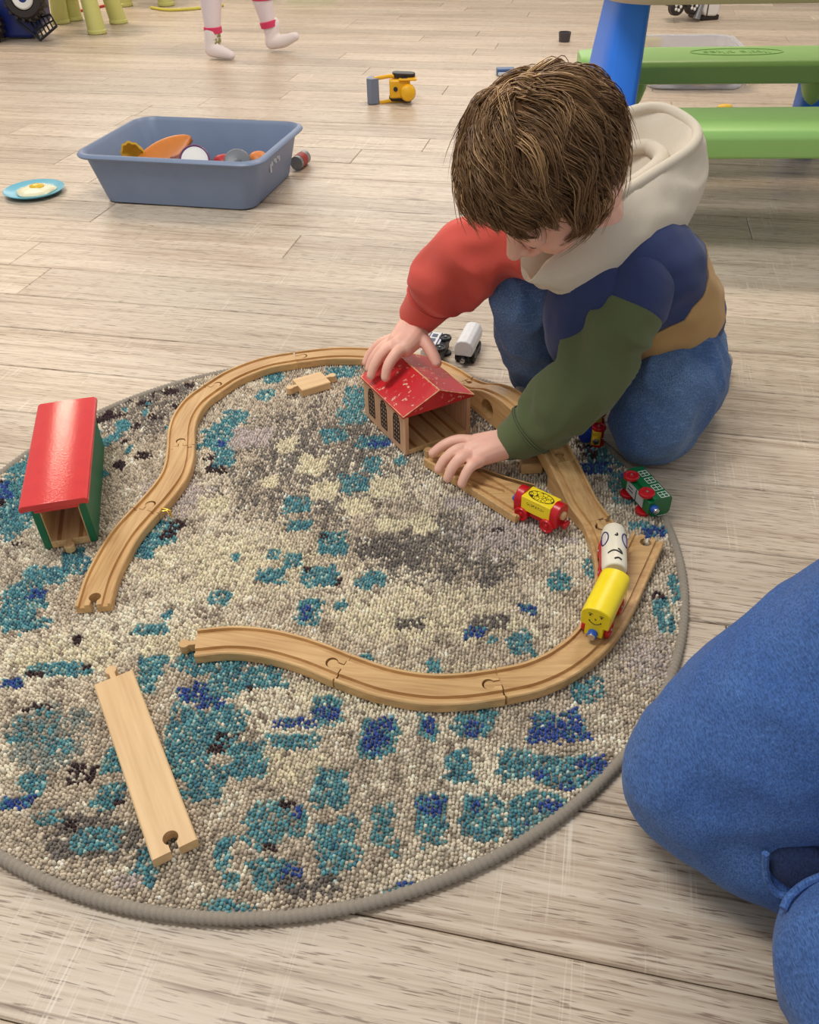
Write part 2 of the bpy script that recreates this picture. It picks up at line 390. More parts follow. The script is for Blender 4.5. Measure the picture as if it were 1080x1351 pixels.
# ------------------------------------------------------------------ rug
RC = Vector((-0.138, 0.7815, 0)); RR = 0.467; RH = 0.0105
rug = empty('round_rug', (RC.x, RC.y, 0))
tag(rug, 'round patterned rug in beige, grey and teal with a grey bound edge, beneath the track', 'rug')
MB().lathe([(0, 0), (RR - .006, 0), (RR - .004, .003), (RR - .008, .0055), (0, .0055)], 96).build('backing', mat('rug_backing', (150, 140, 124), .95), rug)
PATCH = [(-0.535,0.887,0.0259,0.0587,"T"),(-0.546,0.904,0.0136,0.0223,"B"),(-0.521,0.831,0.0149,0.0124,"B"),(-0.512,0.838,0.02,0.0313,"T"),(-0.439,0.732,0.0277,0.0167,"T"),(-0.452,0.679,0.0265,0.0368,"T"),(-0.438,0.703,0.0108,0.0076,"B"),(-0.407,0.747,0.0186,0.0171,"T"),(-0.418,0.771,0.0123,0.0113,"T"),(-0.43,0.652,0.019,0.0088,"T"),(-0.323,0.805,0.0243,0.0239,"T"),(-0.33,0.776,0.0119,0.0143,"T"),(-0.297,0.822,0.0128,0.0137,"D"),(-0.308,0.803,0.0116,0.0074,"D"),(-0.222,0.689,0.0111,0.0112,"T"),(-0.29,0.64,0.0192,0.0075,"T"),(-0.278,0.663,0.0043,0.0048,"T"),(-0.378,0.98,0.0137,0.0105,"D"),(-0.269,0.944,0.016,0.0145,"D"),(-0.281,0.972,0.0098,0.0094,"D"),(-0.277,1.022,0.0236,0.0301,"T"),(-0.271,1.004,0.0067,0.0078,"B"),(-0.259,0.966,0.013,0.0205,"T"),(-0.261,1.073,0.0174,0.0192,"T"),(-0.223,1.14,0.0133,0.0162,"T"),(-0.1,1.205,0.0287,0.0175,"T"),(-0.215,1.191,0.0155,0.0148,"T"),(-0.08,1.126,0.0167,0.0296,"T"),(-0.084,1.071,0.0202,0.0234,"T"),(-0.105,1.02,0.0212,0.018,"T"),(-0.05,0.998,0.022,0.0156,"T"),(-0.04,0.996,0.0143,0.0087,"B"),(-0.051,0.942,0.0117,0.0181,"T"),(-0.011,0.949,0.0085,0.0109,"T"),(-0.073,0.899,0.0175,0.0188,"T"),(-0.146,0.856,0.016,0.0161,"T"),(-0.143,0.815,0.0146,0.0106,"T"),(-0.096,0.778,0.0198,0.0201,"T"),(-0.11,0.792,0.0057,0.0058,"D"),(-0.143,0.749,0.0116,0.011,"T"),(-0.168,0.76,0.007,0.0084,"T"),(-0.213,0.758,0.0047,0.0083,"T"),(-0.167,0.722,0.0172,0.0118,"T"),(-0.108,0.72,0.0208,0.017,"T"),(-0.125,0.733,0.0046,0.0053,"D"),(-0.086,0.71,0.0027,0.009,"D"),(-0.048,0.71,0.0161,0.0142,"T"),(-0.132,0.947,0.0203,0.0218,"C"),(-0.113,0.886,0.0174,0.0201,"C"),(-0.175,0.994,0.0132,0.0174,"C"),(-0.228,1.02,0.0269,0.024,"L"),(-0.19,0.908,0.0114,0.0138,"C"),(-0.26,0.862,0.0202,0.0178,"C"),(-0.029,0.89,0.0215,0.0185,"C"),(-0.067,0.851,0.0199,0.0159,"C"),(-0.023,0.811,0.0222,0.0135,"C"),(0.019,0.809,0.0164,0.018,"C"),(-0.004,0.64,0.0169,0.0081,"G"),(0.087,0.715,0.0125,0.0182,"G"),(0.087,0.637,0.021,0.0126,"G"),(-0.018,0.749,0.0207,0.0151,"G"),(-0.041,0.769,0.0281,0.0212,"G"),(0.072,0.623,0.0125,0.0073,"B"),(0.087,0.611,0.0066,0.0055,"T"),(0.118,0.605,0.0131,0.0163,"T"),(0.022,0.578,0.0072,0.0093,"T"),(-0.05,0.593,0.0081,0.0053,"T"),(0.129,0.658,0.0064,0.0071,"B"),(0.111,0.796,0.0086,0.0059,"D"),(-0.082,0.67,0.0078,0.0073,"T"),(-0.116,0.661,0.0121,0.0202,"T"),(-0.12,0.66,0.0043,0.0107,"B"),(0.065,0.852,0.0199,0.0112,"L"),(-0.279,0.588,0.0163,0.0132,"T"),(-0.28,0.566,0.0088,0.0111,"T"),(-0.211,0.595,0.0368,0.0235,"T"),(-0.222,0.551,0.0173,0.0118,"B"),(-0.194,0.56,0.0198,0.015,"T"),(-0.208,0.505,0.0377,0.0272,"T"),(-0.222,0.465,0.0218,0.0168,"T"),(-0.209,0.536,0.014,0.0067,"B"),(-0.379,0.586,0.0306,0.0094,"T"),(-0.423,0.569,0.0101,0.0076,"B"),(-0.399,0.581,0.0122,0.0042,"D"),(-0.371,0.628,0.0063,0.0068,"D"),(-0.348,0.59,0.0033,0.0042,"D"),(-0.389,0.537,0.0195,0.0058,"D"),(-0.383,0.513,0.0252,0.0184,"M"),(-0.347,0.49,0.0112,0.0106,"T"),(-0.315,0.457,0.018,0.0124,"D"),(-0.361,0.449,0.0136,0.0101,"T"),(-0.368,0.429,0.0155,0.0059,"B"),(-0.289,0.471,0.0117,0.0144,"T"),(-0.282,0.434,0.0141,0.0134,"T"),(-0.272,0.426,0.0077,0.0047,"D"),(-0.296,0.395,0.0305,0.0182,"G"),(-0.312,0.405,0.0068,0.0052,"D"),(-0.19,0.487,0.0104,0.0114,"D"),(-0.335,0.413,0.0138,0.0076,"M"),(-0.162,0.569,0.0263,0.0143,"T"),(-0.17,0.554,0.0047,0.0045,"D"),(-0.119,0.509,0.0226,0.0059,"B"),(-0.087,0.524,0.0153,0.0188,"T"),(-0.089,0.52,0.0137,0.0074,"B"),(-0.119,0.487,0.0222,0.0079,"T"),(-0.16,0.471,0.0168,0.0246,"T"),(-0.186,0.496,0.0142,0.0071,"D"),(-0.194,0.482,0.0103,0.0052,"D"),(-0.199,0.445,0.0199,0.0193,"T"),(-0.128,0.404,0.0225,0.0208,"T"),(-0.122,0.403,0.0136,0.0126,"M"),(-0.108,0.412,0.0034,0.0053,"B"),(-0.126,0.38,0.0086,0.0025,"D"),(-0.117,0.42,0.009,0.0027,"D"),(-0.08,0.435,0.0147,0.0213,"T"),(-0.071,0.38,0.0179,0.0261,"T"),(-0.031,0.397,0.0088,0.0201,"T"),(-0.021,0.373,0.0059,0.0076,"T"),(-0.036,0.489,0.0177,0.0229,"T"),(-0.039,0.488,0.0125,0.0149,"B"),(-0.032,0.505,0.0113,0.0072,"B"),(0.012,0.499,0.0089,0.0161,"T"),(0.013,0.501,0.006,0.0117,"B"),(0.06,0.501,0.0201,0.0162,"T"),(0.058,0.496,0.0082,0.0071,"B"),(0.04,0.456,0.0121,0.0165,"T"),(0.095,0.456,0.0164,0.014,"T"),(0.139,0.495,0.0266,0.0178,"B"),(0.131,0.507,0.0112,0.0064,"T"),(0.177,0.541,0.0177,0.0155,"T"),(0.146,0.448,0.0335,0.0178,"T"),(0.17,0.451,0.0149,0.0114,"B"),(0.14,0.431,0.009,0.0047,"B"),(0.117,0.444,0.0099,0.0036,"B"),(0.013,0.405,0.0142,0.023,"T"),(0.013,0.414,0.0116,0.0091,"B"),(0.057,0.401,0.0189,0.0214,"T"),(0.053,0.412,0.0055,0.006,"B"),(0.11,0.408,0.0231,0.0179,"T"),(0.117,0.41,0.0102,0.0075,"B"),(0.1,0.39,0.0053,0.0058,"B"),(0.094,0.386,0.0152,0.0078,"T"),(0.174,0.701,0.0124,0.014,"T"),(0.215,0.722,0.0081,0.0171,"T"),(0.136,0.654,0.006,0.0077,"B"),(0.306,0.686,0.0078,0.0223,"T"),(0.282,0.643,0.0092,0.0255,"T"),(0.282,0.673,0.0108,0.0067,"D"),(0.308,0.787,0.0197,0.0102,"B"),(0.197,0.773,0.0121,0.0064,"L"),(0.278,0.947,0.0263,0.0273,"T"),(0.262,0.921,0.0207,0.0141,"B"),(0.286,0.877,0.0151,0.0331,"M"),(0.255,0.963,0.016,0.0186,"D"),(0.287,0.798,0.0142,0.0074,"T"),(0.179,0.803,0.0095,0.0059,"L"),(-0.283,0.39,0.0175,0.0122,"T"),(-0.232,0.365,0.0098,0.0205,"T"),(-0.169,0.373,0.0072,0.0146,"T"),(-0.16,0.349,0.0064,0.0066,"T"),(-0.16,0.326,0.0225,0.0081,"T"),(-0.122,0.354,0.0193,0.0127,"T"),(-0.106,0.355,0.0097,0.006,"B"),(-0.094,0.342,0.0254,0.0091,"G"),(-0.01,0.34,0.0063,0.0026,"B"),(-0.021,0.335,0.0076,0.0026,"T"),(-0.245,0.351,0.0129,0.0053,"L"),(-0.41,1.122,0.0156,0.0091,"D"),(-0.376,1.154,0.0147,0.0094,"D"),(-0.438,1.09,0.0118,0.0087,"D"),(-0.35,1.176,0.0099,0.0097,"D"),(-0.384,1.081,0.0152,0.0108,"D"),(-0.354,1.108,0.0095,0.0089,"D"),(-0.413,1.057,0.0115,0.0084,"D"),(-0.433,1.027,0.0079,0.0101,"T"),(-0.349,1.054,0.0138,0.0083,"T"),(-0.46,0.828,0.0069,0.0062,"D"),(-0.496,0.793,0.0097,0.0059,"D"),(-0.42,0.598,0.0124,0.0054,"C"),(0.135,1.117,0.0177,0.0226,"D"),(0.143,0.972,0.0215,0.0188,"D"),(0.171,1.03,0.0223,0.0263,"M")]
REGION = [(-0.116,0.965,0.1402,0.16,"G"),(0.055,0.764,0.107,0.0632,"G"),(-0.408,1.11,0.1013,0.0897,"G"),(-0.267,0.386,0.0502,0.0214,"G"),(-0.195,0.746,0.1295,0.0684,"C"),(0.014,0.65,0.1107,0.0469,"C"),(-0.253,0.62,0.0753,0.0334,"C"),(0.165,1.072,0.0801,0.1071,"G"),(-0.315,0.886,0.0463,0.0503,"L"),(-0.374,0.607,0.0664,0.0327,"C"),(-0.02,0.554,0.1177,0.0298,"C"),(-0.121,0.458,0.0431,0.0248,"C"),(0.246,0.586,0.036,0.042,"L"),(0.114,0.79,0.0569,0.0511,"L"),(-0.363,0.499,0.0414,0.0404,"M")]
TONE = {'T': (92, 146, 154), 'B': (58, 82, 146), 'D': (66, 50, 52), 'C': (222, 212, 184), 'G': (114, 107, 102), 'L': (190, 178, 172), 'M': (128, 140, 136)}
def rug_pile():
    sp = 0.0037
    xs = np.arange(-RR + .006, RR - .006, sp); ys = np.arange(-RR + .006, RR - .006, sp * .92)
    gx, gy = np.meshgrid(xs, ys); gy = gy + (np.arange(gx.shape[1]) % 2)[None, :] * sp * .46
    gx = gx.ravel(); gy = gy.ravel()
    # the rows of stitches run a little askew
    ca, sa = math.cos(-.16), math.sin(-.16); gx, gy = gx * ca - gy * sa, gx * sa + gy * ca
    gx += RNG.normal(0, .00035, gx.size); gy += RNG.normal(0, .0004, gx.size)
    k = gx ** 2 + gy ** 2 < (RR - .0075) ** 2; gx = gx[k]; gy = gy[k]; n = gx.size
    wx = gx + RC.x; wy = gy + RC.y
    # low frequency fields
    def field(s, seed):
        return np.array([noise.noise(Vector((x * s, y * s, seed))) for x, y in zip(wx, wy)])
    n1 = field(60, 1.3); n2 = field(150, 4.1); n3 = field(9, 7.7); n4 = field(34, 2.2)
    L = lambda c: np.array(lin(TONE[c])[:3])
    beige = np.array(lin((196, 183, 164))[:3]); col = np.tile(beige, (n, 1))
    col = col + (np.array(lin((224, 214, 194))[:3]) - beige) * np.clip(n3 * 1.6 + .25, 0, 1)[:, None]
    # mottling: small clumps of greyer and paler yarn all over, and paler / darker stitch columns
    colid = np.floor((gx * math.cos(.16) - gy * math.sin(.16)) / sp / 2).astype(int)
    cs = np.array([random.Random(int(q) * 7 + 3).random() for q in colid])
    m1 = RNG.random(n) < np.clip(n1 * 1.3 - .14, 0, .55); col[m1] = np.array(lin((160, 146, 130))[:3])
    m2 = RNG.random(n) < np.clip(-n1 * 1.4 - .12, 0, .6); col[m2] = np.array(lin((232, 223, 204))[:3])
    for x, y, a, b, c in REGION:
        r = ((wx - x) / a) ** 2 + ((wy - y) / b) ** 2 + n4 * .9 + n1 * .4
        f = np.clip((1.3 - r) * .9, 0, 1) * (.92 if c != 'C' else .75)
        hit = RNG.random(n) < f * (1.0 if c != 'G' else np.clip(.45 + cs * .75, 0, 1))
        col[hit] = col[hit] * .12 + L(c) * .88
    for j, (x, y, a, b, c) in enumerate(PATCH):
        # roughly square blots with ragged edges
        dx = (wx - x) / max(a, .004); dy = (wy - y) / max(b, .004)
        near = (np.abs(dx) < 2.2) & (np.abs(dy) < 2.2)
        if not near.any(): continue
        i = np.nonzero(near)[0]
        r = (np.abs(dx[i]) ** 4.5 + np.abs(dy[i]) ** 4.5) ** (1 / 4.5) + n1[i] * .42 + n2[i] * .34
        hit = r < (1.04 if c != 'D' else .85)
        if c == 'G': hit &= RNG.random(i.size) < .75
        if c == 'D': hit &= RNG.random(i.size) < .8
        if c in 'TBM': hit &= RNG.random(i.size) < .93
        q = i[hit]; base = np.tile(L(c), (q.size, 1))
        if c == 'T':
            k2 = RNG.random(q.size); base[k2 < .22] = np.array(lin((74, 118, 134))[:3]); base[k2 > .84] = np.array(lin((156, 186, 180))[:3])
        if c == 'B':
            k2 = RNG.random(q.size); base[k2 < .25] = np.array(lin((80, 132, 148))[:3])
        if c == 'M':
            k2 = RNG.random(q.size); base[k2 < .4] = L('T'); base[k2 > .75] = np.array(lin((168, 158, 142))[:3])
        col[q] = base
    # scattered dark and teal stitches where the frame does not reach
    out = (wx < -.52) | ((wx < -.4) & (wy > .9))
    o1 = out & (n4 > .28); col[o1] = L('T'); o2 = out & (n4 < -.38); col[o2] = L('D')
    col = col * np.clip(RNG.normal(1.03, .20, n), .6, 1.4)[:, None]
    col = np.clip(col, .004, .9)
    # one low tuft: 5-sided bulge with a tip
    h = RH * np.clip(RNG.normal(1, .07, n), .75, 1.2); rad = sp * .55 * np.clip(RNG.normal(1, .10, n), .8, 1.25)
    lx = RNG.normal(0, .0006, n); ly = RNG.normal(-.0006, .0006, n); ph = RNG.random(n) * 6.28
    K = 5; ang = np.arange(K) * 2 * math.pi / K
    V = np.zeros((n, 2 * K + 1, 3))
    for j in range(K):
        c, s = np.cos(ang[j] + ph), np.sin(ang[j] + ph)
        V[:, j] = np.stack([gx + c * rad * .9, gy + s * rad * .9, np.full(n, .0035)], 1)
        V[:, K + j] = np.stack([gx + lx * .7 + c * rad * .92, gy + ly * .7 + s * rad * .92, h * .70], 1)
    V[:, 2 * K] = np.stack([gx + lx, gy + ly, h], 1)
    Fq = [(j, (j + 1) % K, K + (j + 1) % K, K + j) for j in range(K)]; Ft = [(K + j, K + (j + 1) % K, 2 * K) for j in range(K)]
    base = (np.arange(n) * (2 * K + 1))[:, None]
    loops = np.concatenate([base + np.array([q for f in Fq for q in f])[None], base + np.array([q for f in Ft for q in f])[None]], 1).ravel()
    sizes = np.tile(np.array([4] * K + [3] * K), n); starts = np.concatenate([[0], np.cumsum(sizes)[:-1]])
    me = bpy.data.meshes.new('pile')
    me.vertices.add(n * (2 * K + 1)); me.vertices.foreach_set('co', V.ravel())
    me.loops.add(loops.size); me.loops.foreach_set('vertex_index', loops.astype(np.int32))
    me.polygons.add(sizes.size); me.polygons.foreach_set('loop_start', starts.astype(np.int32)); me.polygons.foreach_set('loop_total', sizes.astype(np.int32))
    me.update(calc_edges=True)
    at = me.color_attributes.new('yarn', 'FLOAT_COLOR', 'POINT')
    cc = np.ones((n, 2 * K + 1, 4)); cc[:, :, :3] = col[:, None, :]
    at.data.foreach_set('color', cc.ravel().astype(np.float32))
    m = bpy.data.materials.new('rug_yarn'); t = NT(m)
    a = t.add('ShaderNodeAttribute'); a.attribute_name = 'yarn'; t.link(a.outputs['Color'], t.bsdf.inputs['Base Color'])
    t.bsdf.inputs['Roughness'].default_value = .95; t.bsdf.inputs['Specular IOR Level'].default_value = .12; t.bsdf.inputs['Sheen Weight'].default_value = .12
    o = link('pile', me, m, rug, True, 0); o['kind'] = 'stuff'
rug_pile()
# bound edge: a round piping with the wraps of thread modelled along it
def rug_edge():
    N = 1500; n = 7; rings = []
    for i in range(N):
        a = 2 * math.pi * i / N; r = .0056 * (1 + .16 * (1 if i % 3 == 1 else -.4))
        c = Vector((math.cos(a), math.sin(a), 0))
        rings.append([tuple(c * (RR - .0035 + r * math.cos(2 * math.pi * j / n)) + Vector((0, 0, .0056 + r * .98 * math.sin(2 * math.pi * j / n)))) for j in range(n)])
    part_label(MB().loft(rings, closed=True).build('binding', fabric('rug_binding', (146, 137, 125), (120, 112, 102), .3, 40, 700), rug, angle=0), 'grey thread-bound edge')
rug_edge()
# ------------------------------------------------------------------ wooden track
BEECH = wood('beech', (212, 174, 120), (180, 138, 88), 0)
BEECH_Y = wood('beech_lengthwise', (226, 194, 142), (192, 150, 98), 1)
BEECH_PALE = wood('beech_pale', (222, 188, 140), (204, 166, 118), 0, scale=.7)
TZ = .022   # top of a track piece lying on the rug
def path_frames(pts):
    P = [Vector(p) for p in pts]; out = []
    for i, p in enumerate(P):
        d = (P[min(i + 1, len(P) - 1)] - P[max(i - 1, 0)]); d.z = 0; d.normalize()
        out.append((p, d, Vector((-d.y, d.x, 0))))
    return out
GROOVE = [(-.020, 'b'), (-.020, -.0012), (-.0188, 0), (-.0164, 0), (-.0158, -.004), (-.0100, -.004), (-.0094, 0), (.0094, 0), (.0100, -.004), (.0158, -.004), (.0164, 0), (.0188, 0), (.020, -.0012), (.020, 'b')]
PLAIN = [(-.020, 'b'), (-.020, -.0012), (-.0188, 0), (.0188, 0), (.020, -.0012), (.020, 'b')]
def sweep(mb, pts, profile, bottom, origin):
    rings = []
    for p, d, s in path_frames(pts):
        ring = []
        for u, v in profile:
            q = p - s * u; z = bottom(p) if v == 'b' else p.z + v
            ring.append((q.x - origin.x, q.y - origin.y, z - origin.z))
        rings.append(ring)
    return mb.loft(rings)
def dogbone(p, d, out, neck, head, ext=0.003, n=16):
    """plan outline of a peg leaving p along direction d (unit, horizontal)"""
    s = Vector((-d.y, d.x, 0)); a0 = math.asin(neck / head)
    pts = [p - d * ext + s * neck, ]
    c = p + d * out
    for k in range(n + 1):
        a = math.pi - a0 - (2 * math.pi - 2 * a0) * k / n
        pts.append(c + d * math.cos(a) * head + s * math.sin(a) * head)
    pts.append(p - d * ext - s * neck)
    return [(q.x, q.y) for q in pts]
def gap_cut(p, d, origin, z0, z1):
    poly = dogbone(p - origin, d, .0125, .0036, .0068, .004)
    return temp(MB().prism(poly, z0 - origin.z, z1 - origin.z))
def track(pts, label, male=None, female=None, profile=GROOVE, material=None, bottom=None, name='train_track', per=7, thick=.012, both_male=False):
    """centre line pts (x, y, z of the top); male / female: 's' or 'e'"""
    material = material or BEECH
    q = [Vector(p) for p in catmull(pts, per)]
    mid = q[len(q) // 2].copy(); o0 = Vector((mid.x, mid.y, min(p.z for p in q) - thick))
    bot = bottom or (lambda p: p.z - thick)
    root = empty(name, o0); tag(root, label, 'toy track', 'wooden train track pieces')
    fr = path_frames(q); ends = {'s': (fr[0][0], -fr[0][1]), 'e': (fr[-1][0], fr[-1][1])}
    body = temp(sweep(MB(), q, profile, bot, o0))
    if female:
        cuts = []
        for e in female:
            p, d = ends[e]; cuts.append(gap_cut(p, -d, o0, p.z - .03, p.z + .01))
        boolean(body, cuts)
    me = body.data.copy(); bpy.data.objects.remove(body)
    link('body', me, material, root, True, 28)
    for e in (male or ''):
        p, d = ends[e]
        poly = dogbone(p - o0, d, .0122, .0030, .0059, .001)
        MB().prism(poly, p.z - thick - o0.z + .0005, p.z - o0.z - .0005).build('connector', material, root, True, 40, bevel=.0006, seg=2)
    turn_root(root, q[-1] - q[0])
    return root
def turn_root(root, chord):
    """give the piece a frame whose x runs along it, so the grain does too"""
    ang = math.atan2(chord.y, chord.x); inv = Matrix.Rotation(-ang, 4, 'Z')
    for ch in COL.objects:
        if ch.parent == root: ch.data.transform(inv)
    root.rotation_euler = (0, 0, ang)
# left chain of curves, from the loose lower end upward
track([(-.361, .667, TZ), (-.364, .712, TZ), (-.361, .757, TZ), (-.354, .797, TZ), (-.341, .836, TZ)], 'curved wooden track with an open socket, lowest of the left-hand curves beside the green shed', male='e', female='s')
track([(-.3405, .8368, TZ), (-.328, .873, TZ), (-.319, .912, TZ), (-.319, .946, TZ), (-.3235, .980, TZ)], 'second curved wooden track up from the open socket end on the left', male='e', female='s')
track([(-.3237, .981, TZ), (-.331, 1.025, TZ), (-.332, 1.063, TZ), (-.324, 1.104, TZ), (-.3055, 1.140, TZ)], 'third curved wooden track up the left side, bending toward the rug edge', male='e', female='s')
track([(-.305, 1.1408, TZ), (-.276, 1.182, TZ), (-.231, 1.217, TZ), (-.183, 1.2335, TZ)], 'curved wooden track at the top left of the loop near the small adapter', male='e', female='s')
track([(-.182, 1.2337, TZ), (-.121, 1.2445, TZ), (-.06, 1.239, TZ), (.0, 1.222, TZ)], 'curved wooden track along the far rug edge, running behind the hand on the red roof', male='e', female='s')
track([(.001, 1.2217, TZ), (.040, 1.200, TZ), (.068, 1.173, TZ), (.090, 1.142, TZ)], 'curved wooden track beside the white tank wagon, behind the red-roofed barn', male='e', female='s')
# raised bridge: rising piece with a round arch hole, top piece, falling piece
def bridge_up():
    pts = [(.0905, 1.1413, .022), (.108, 1.107, .033), (.127, 1.070, .052), (.149, 1.030, .0615), (.168, .990, .0635)]
    root = track(pts, 'rising wooden bridge track with a round arch hole, partly under the green sleeve', male='e', female='s', bottom=lambda p: .0095, name='bridge_track', thick=.012)
    body = [c for c in root.children if c.name.startswith('body')][0]
    d = Vector((.46, -.89, 0)).normalized(); s = Vector((-d.y, d.x, 0))
    cut = temp(MB().lathe([(.0150, -.05), (.0150, .05)], 28, frame(Vector((.134, 1.052, .031)), d, s)))
    cut.data.transform(wmat(root).inverted()); cut.parent = root
    m = body.modifiers.new('b', 'BOOLEAN'); m.operation = 'DIFFERENCE'; m.object = cut; m.solver = 'EXACT'
    bpy.context.view_layer.update(); mtl = body.data.materials[0]; apply_mods(body)
    if not body.data.materials: body.data.materials.append(mtl)
    bpy.data.objects.remove(cut); body.data.set_sharp_from_angle(angle=math.radians(28))
bridge_up()
rt = track([(.1685, .989, .0635), (.180, .957, .0625), (.192, .922, .057), (.2035, .885, .0475)], 'wooden bridge top track under the green sleeve cuff', male=None, female='e', bottom=lambda p: p.z - .02, name='bridge_track', thick=.012)
o0 = Vector(rt.location)
MB().box((.184, .945, .0265), (.052, .016, .034)).build('pier', BEECH, rt, bevel=.002, local=False)
MB().box((.168, .918, .018), (.03, .02, .017)).build('foot', BEECH, rt, bevel=.002, local=False)
track([(.2038, .8842, .0473), (.2125, .853, .0385), (.2215, .822, .0285), (.2335, .7935, .0222)], 'sloping wooden ramp track coming down from the bridge to the turnout', male='se', female=None, bottom=lambda p: .0095, name='bridge_track')

def turnout(paths, label, male_at=None, female_at=(), name='track_turnout'):
    """slabs of all branches fused, then the wheel grooves of each branch cut in"""
    o0 = Vector((paths[0][0][0], paths[0][0][1], TZ - .012)); root = empty(name, o0)
    tag(root, label, 'toy track', 'wooden train track pieces')
    qs = [[Vector(p) for p in catmull(P, 7)] for P in paths]
    slabs = [temp(sweep(MB(), [p - Vector((0, 0, e)) for p in q], [(u * (1 - 6 * e / .02), v) for u, v in PLAIN], lambda p, e=e: p.z - .012 + 2.5 * e, o0)) for e, q in zip((0, .00004), qs)]
    body = boolean(slabs[0], slabs[1:], 'UNION')
    cuts = []
    for qi, q in enumerate(qs):
        k = qi * .00012
        d0 = (q[1] - q[0]).normalized() * .004; d1 = (q[-1] - q[-2]).normalized() * .004
        ext = [q[0] - d0] + q + [q[-1] + d1]
        for sg in (-1, 1):
            prof = [(sg * .0129 - .0029 + k, -.004 + k), (sg * .0129 - .0036 + k, .002 + k), (sg * .0129 + .0036 - k, .002 + k), (sg * .0129 + .0029 - k, -.004 + k)]
            cuts.append(temp(sweep(MB(), ext, prof, lambda p: 0, o0)))
    for pi, e in female_at:
        f = path_frames(qs[pi]); p, d = (f[0][0], f[0][1]) if e == 's' else (f[-1][0], -f[-1][1])
        cuts.append(gap_cut(p, d, o0, p.z - .03, p.z + .01))
    boolean(body, cuts); me = body.data.copy(); bpy.data.objects.remove(body)
    link('body', me, BEECH, root, True, 28)
    if male_at is not None:
        f = path_frames(qs[male_at[0]]); p, d = (f[0][0], -f[0][1]) if male_at[1] == 's' else (f[-1][0], f[-1][1])
        MB().prism(dogbone(p - o0, d, .0122, .0030, .0059, .001), .0005, .0115).build('connector', BEECH, root, True, 40, bevel=.0006)
    return root
turnout([[(.0885, .5415, TZ), (.124, .5505, TZ), (.160, .570, TZ), (.194, .602, TZ), (.219, .646, TZ), (.2335, .695, TZ), (.238, .745, TZ), (.2345, .7925, TZ)],
         [(.0885, .5415, TZ), (.124, .5505, TZ), (.160, .570, TZ), (.196, .603, TZ), (.226, .645, TZ), (.258, .702, TZ), (.290, .760, TZ)]],
        'curved wooden turnout carrying the yellow smiling engine and the white wagon', (0, 's'), ((0, 'e'), (1, 'e')))
track([(-.073, .567, TZ), (-.031, .5475, TZ), (.012, .5368, TZ), (.050, .5362, TZ), (.0878, .5413, TZ)], 'curved wooden track at the bottom of the loop between two joints, left of the turnout', male='s', female='e')
track([(-.2335, .607, TZ), (-.195, .610, TZ), (-.156, .604, TZ), (-.114, .5885, TZ), (-.074, .5675, TZ)], 'curved wooden track with a loose peg at its left end, lower middle of the rug', male='s', female='e')
# the plain straight lying face down
track([(-.310, .561, TZ), (-.259, .466, TZ), (-.208, .3705, TZ)], 'straight wooden track lying smooth side up at the lower left of the rug', male='s', female='e', profile=PLAIN, material=BEECH_PALE)
# two-pegged adapter
track([(-.172, 1.143, TZ), (-.151, 1.154, TZ), (-.129, 1.166, TZ)], 'short pale wooden adapter piece with a peg at both ends', male='se', profile=PLAIN, material=BEECH_PALE, name='track_adapter')
# flat turnout under the hand, in front of the barn
turnout([[(.0365, .948, TZ), (.075, .903, TZ), (.112, .860, TZ), (.1485, .8175, TZ)], [(.0365, .948, TZ), (.072, .910, TZ), (.112, .879, TZ), (.158, .853, TZ)]],
        'forked wooden turnout under the spread hand in front of the barn', (0, 's'), ())
# little brass staple sticking out of a joint
br = MB().tube([(-.320, .8385, .0222), (-.313, .836, .0226), (-.3075, .8335, .0215), (-.3065, .829, .014)], .0011, 8).tube([(-.3175, .833, .0222), (-.312, .8335, .0224), (-.308, .829, .018)], .0009, 8)
tag(br.build('brass_clip', mat('brass', (214, 170, 70), .3, metal=.9)), 'tiny brass clip stuck in a joint of the left-hand curved track', 'clip')
# ------------------------------------------------------------------ red-roofed barn
RED = mat('red_paint', (206, 38, 42), .38, vary=(60, (186, 26, 34), .5), bump=(500, .08, .0006))
def chipped_red():
    m = bpy.data.materials.new('chipped_red_paint'); t = NT(m)
    tc = t.add('ShaderNodeTexCoord').outputs['Object']
    a = t.noise(tc, 150, 4, .6); b = t.noise(tc, 34, 3)
    f = t.math('MULTIPLY', t.ramp(a, [(.59, (0, 0, 0, 1)), (.62, (1, 1, 1, 1))]), t.ramp(b, [(.42, (0, 0, 0, 1)), (.54, (1, 1, 1, 1))]))
    t.link(t.mix(f, t.mix(t.noise(tc, 40, 3), (206, 34, 42), (190, 28, 38)), (226, 178, 150)), t.bsdf.inputs['Base Color'])
    t.bsdf.inputs['Roughness'].default_value = .36; t.bump(a, .1, .0005); return m
CHIP = chipped_red()
BARE = mat('worn_wood_edge', (226, 176, 128), .6)
WINK = mat('window_print_ink', (44, 36, 34), .7)
barn_o = Vector((.0138, 1.0400, .0100))           # middle of the barn floor
bw, bd, bh = .107, .126, .066
barn_x = Vector((.879, .477, 0)).normalized(); barn_rot = axes(barn_x, (0, 0, 1))   # local x across, y to the back
barn = empty('toy_barn', barn_o, barn_rot)
tag(barn, 'wooden toy barn with chipped red gable roof and printed windows, under the hands', 'toy barn')
WALLW = wood('barn_wall', (214, 170, 134), (192, 144, 110), 2)
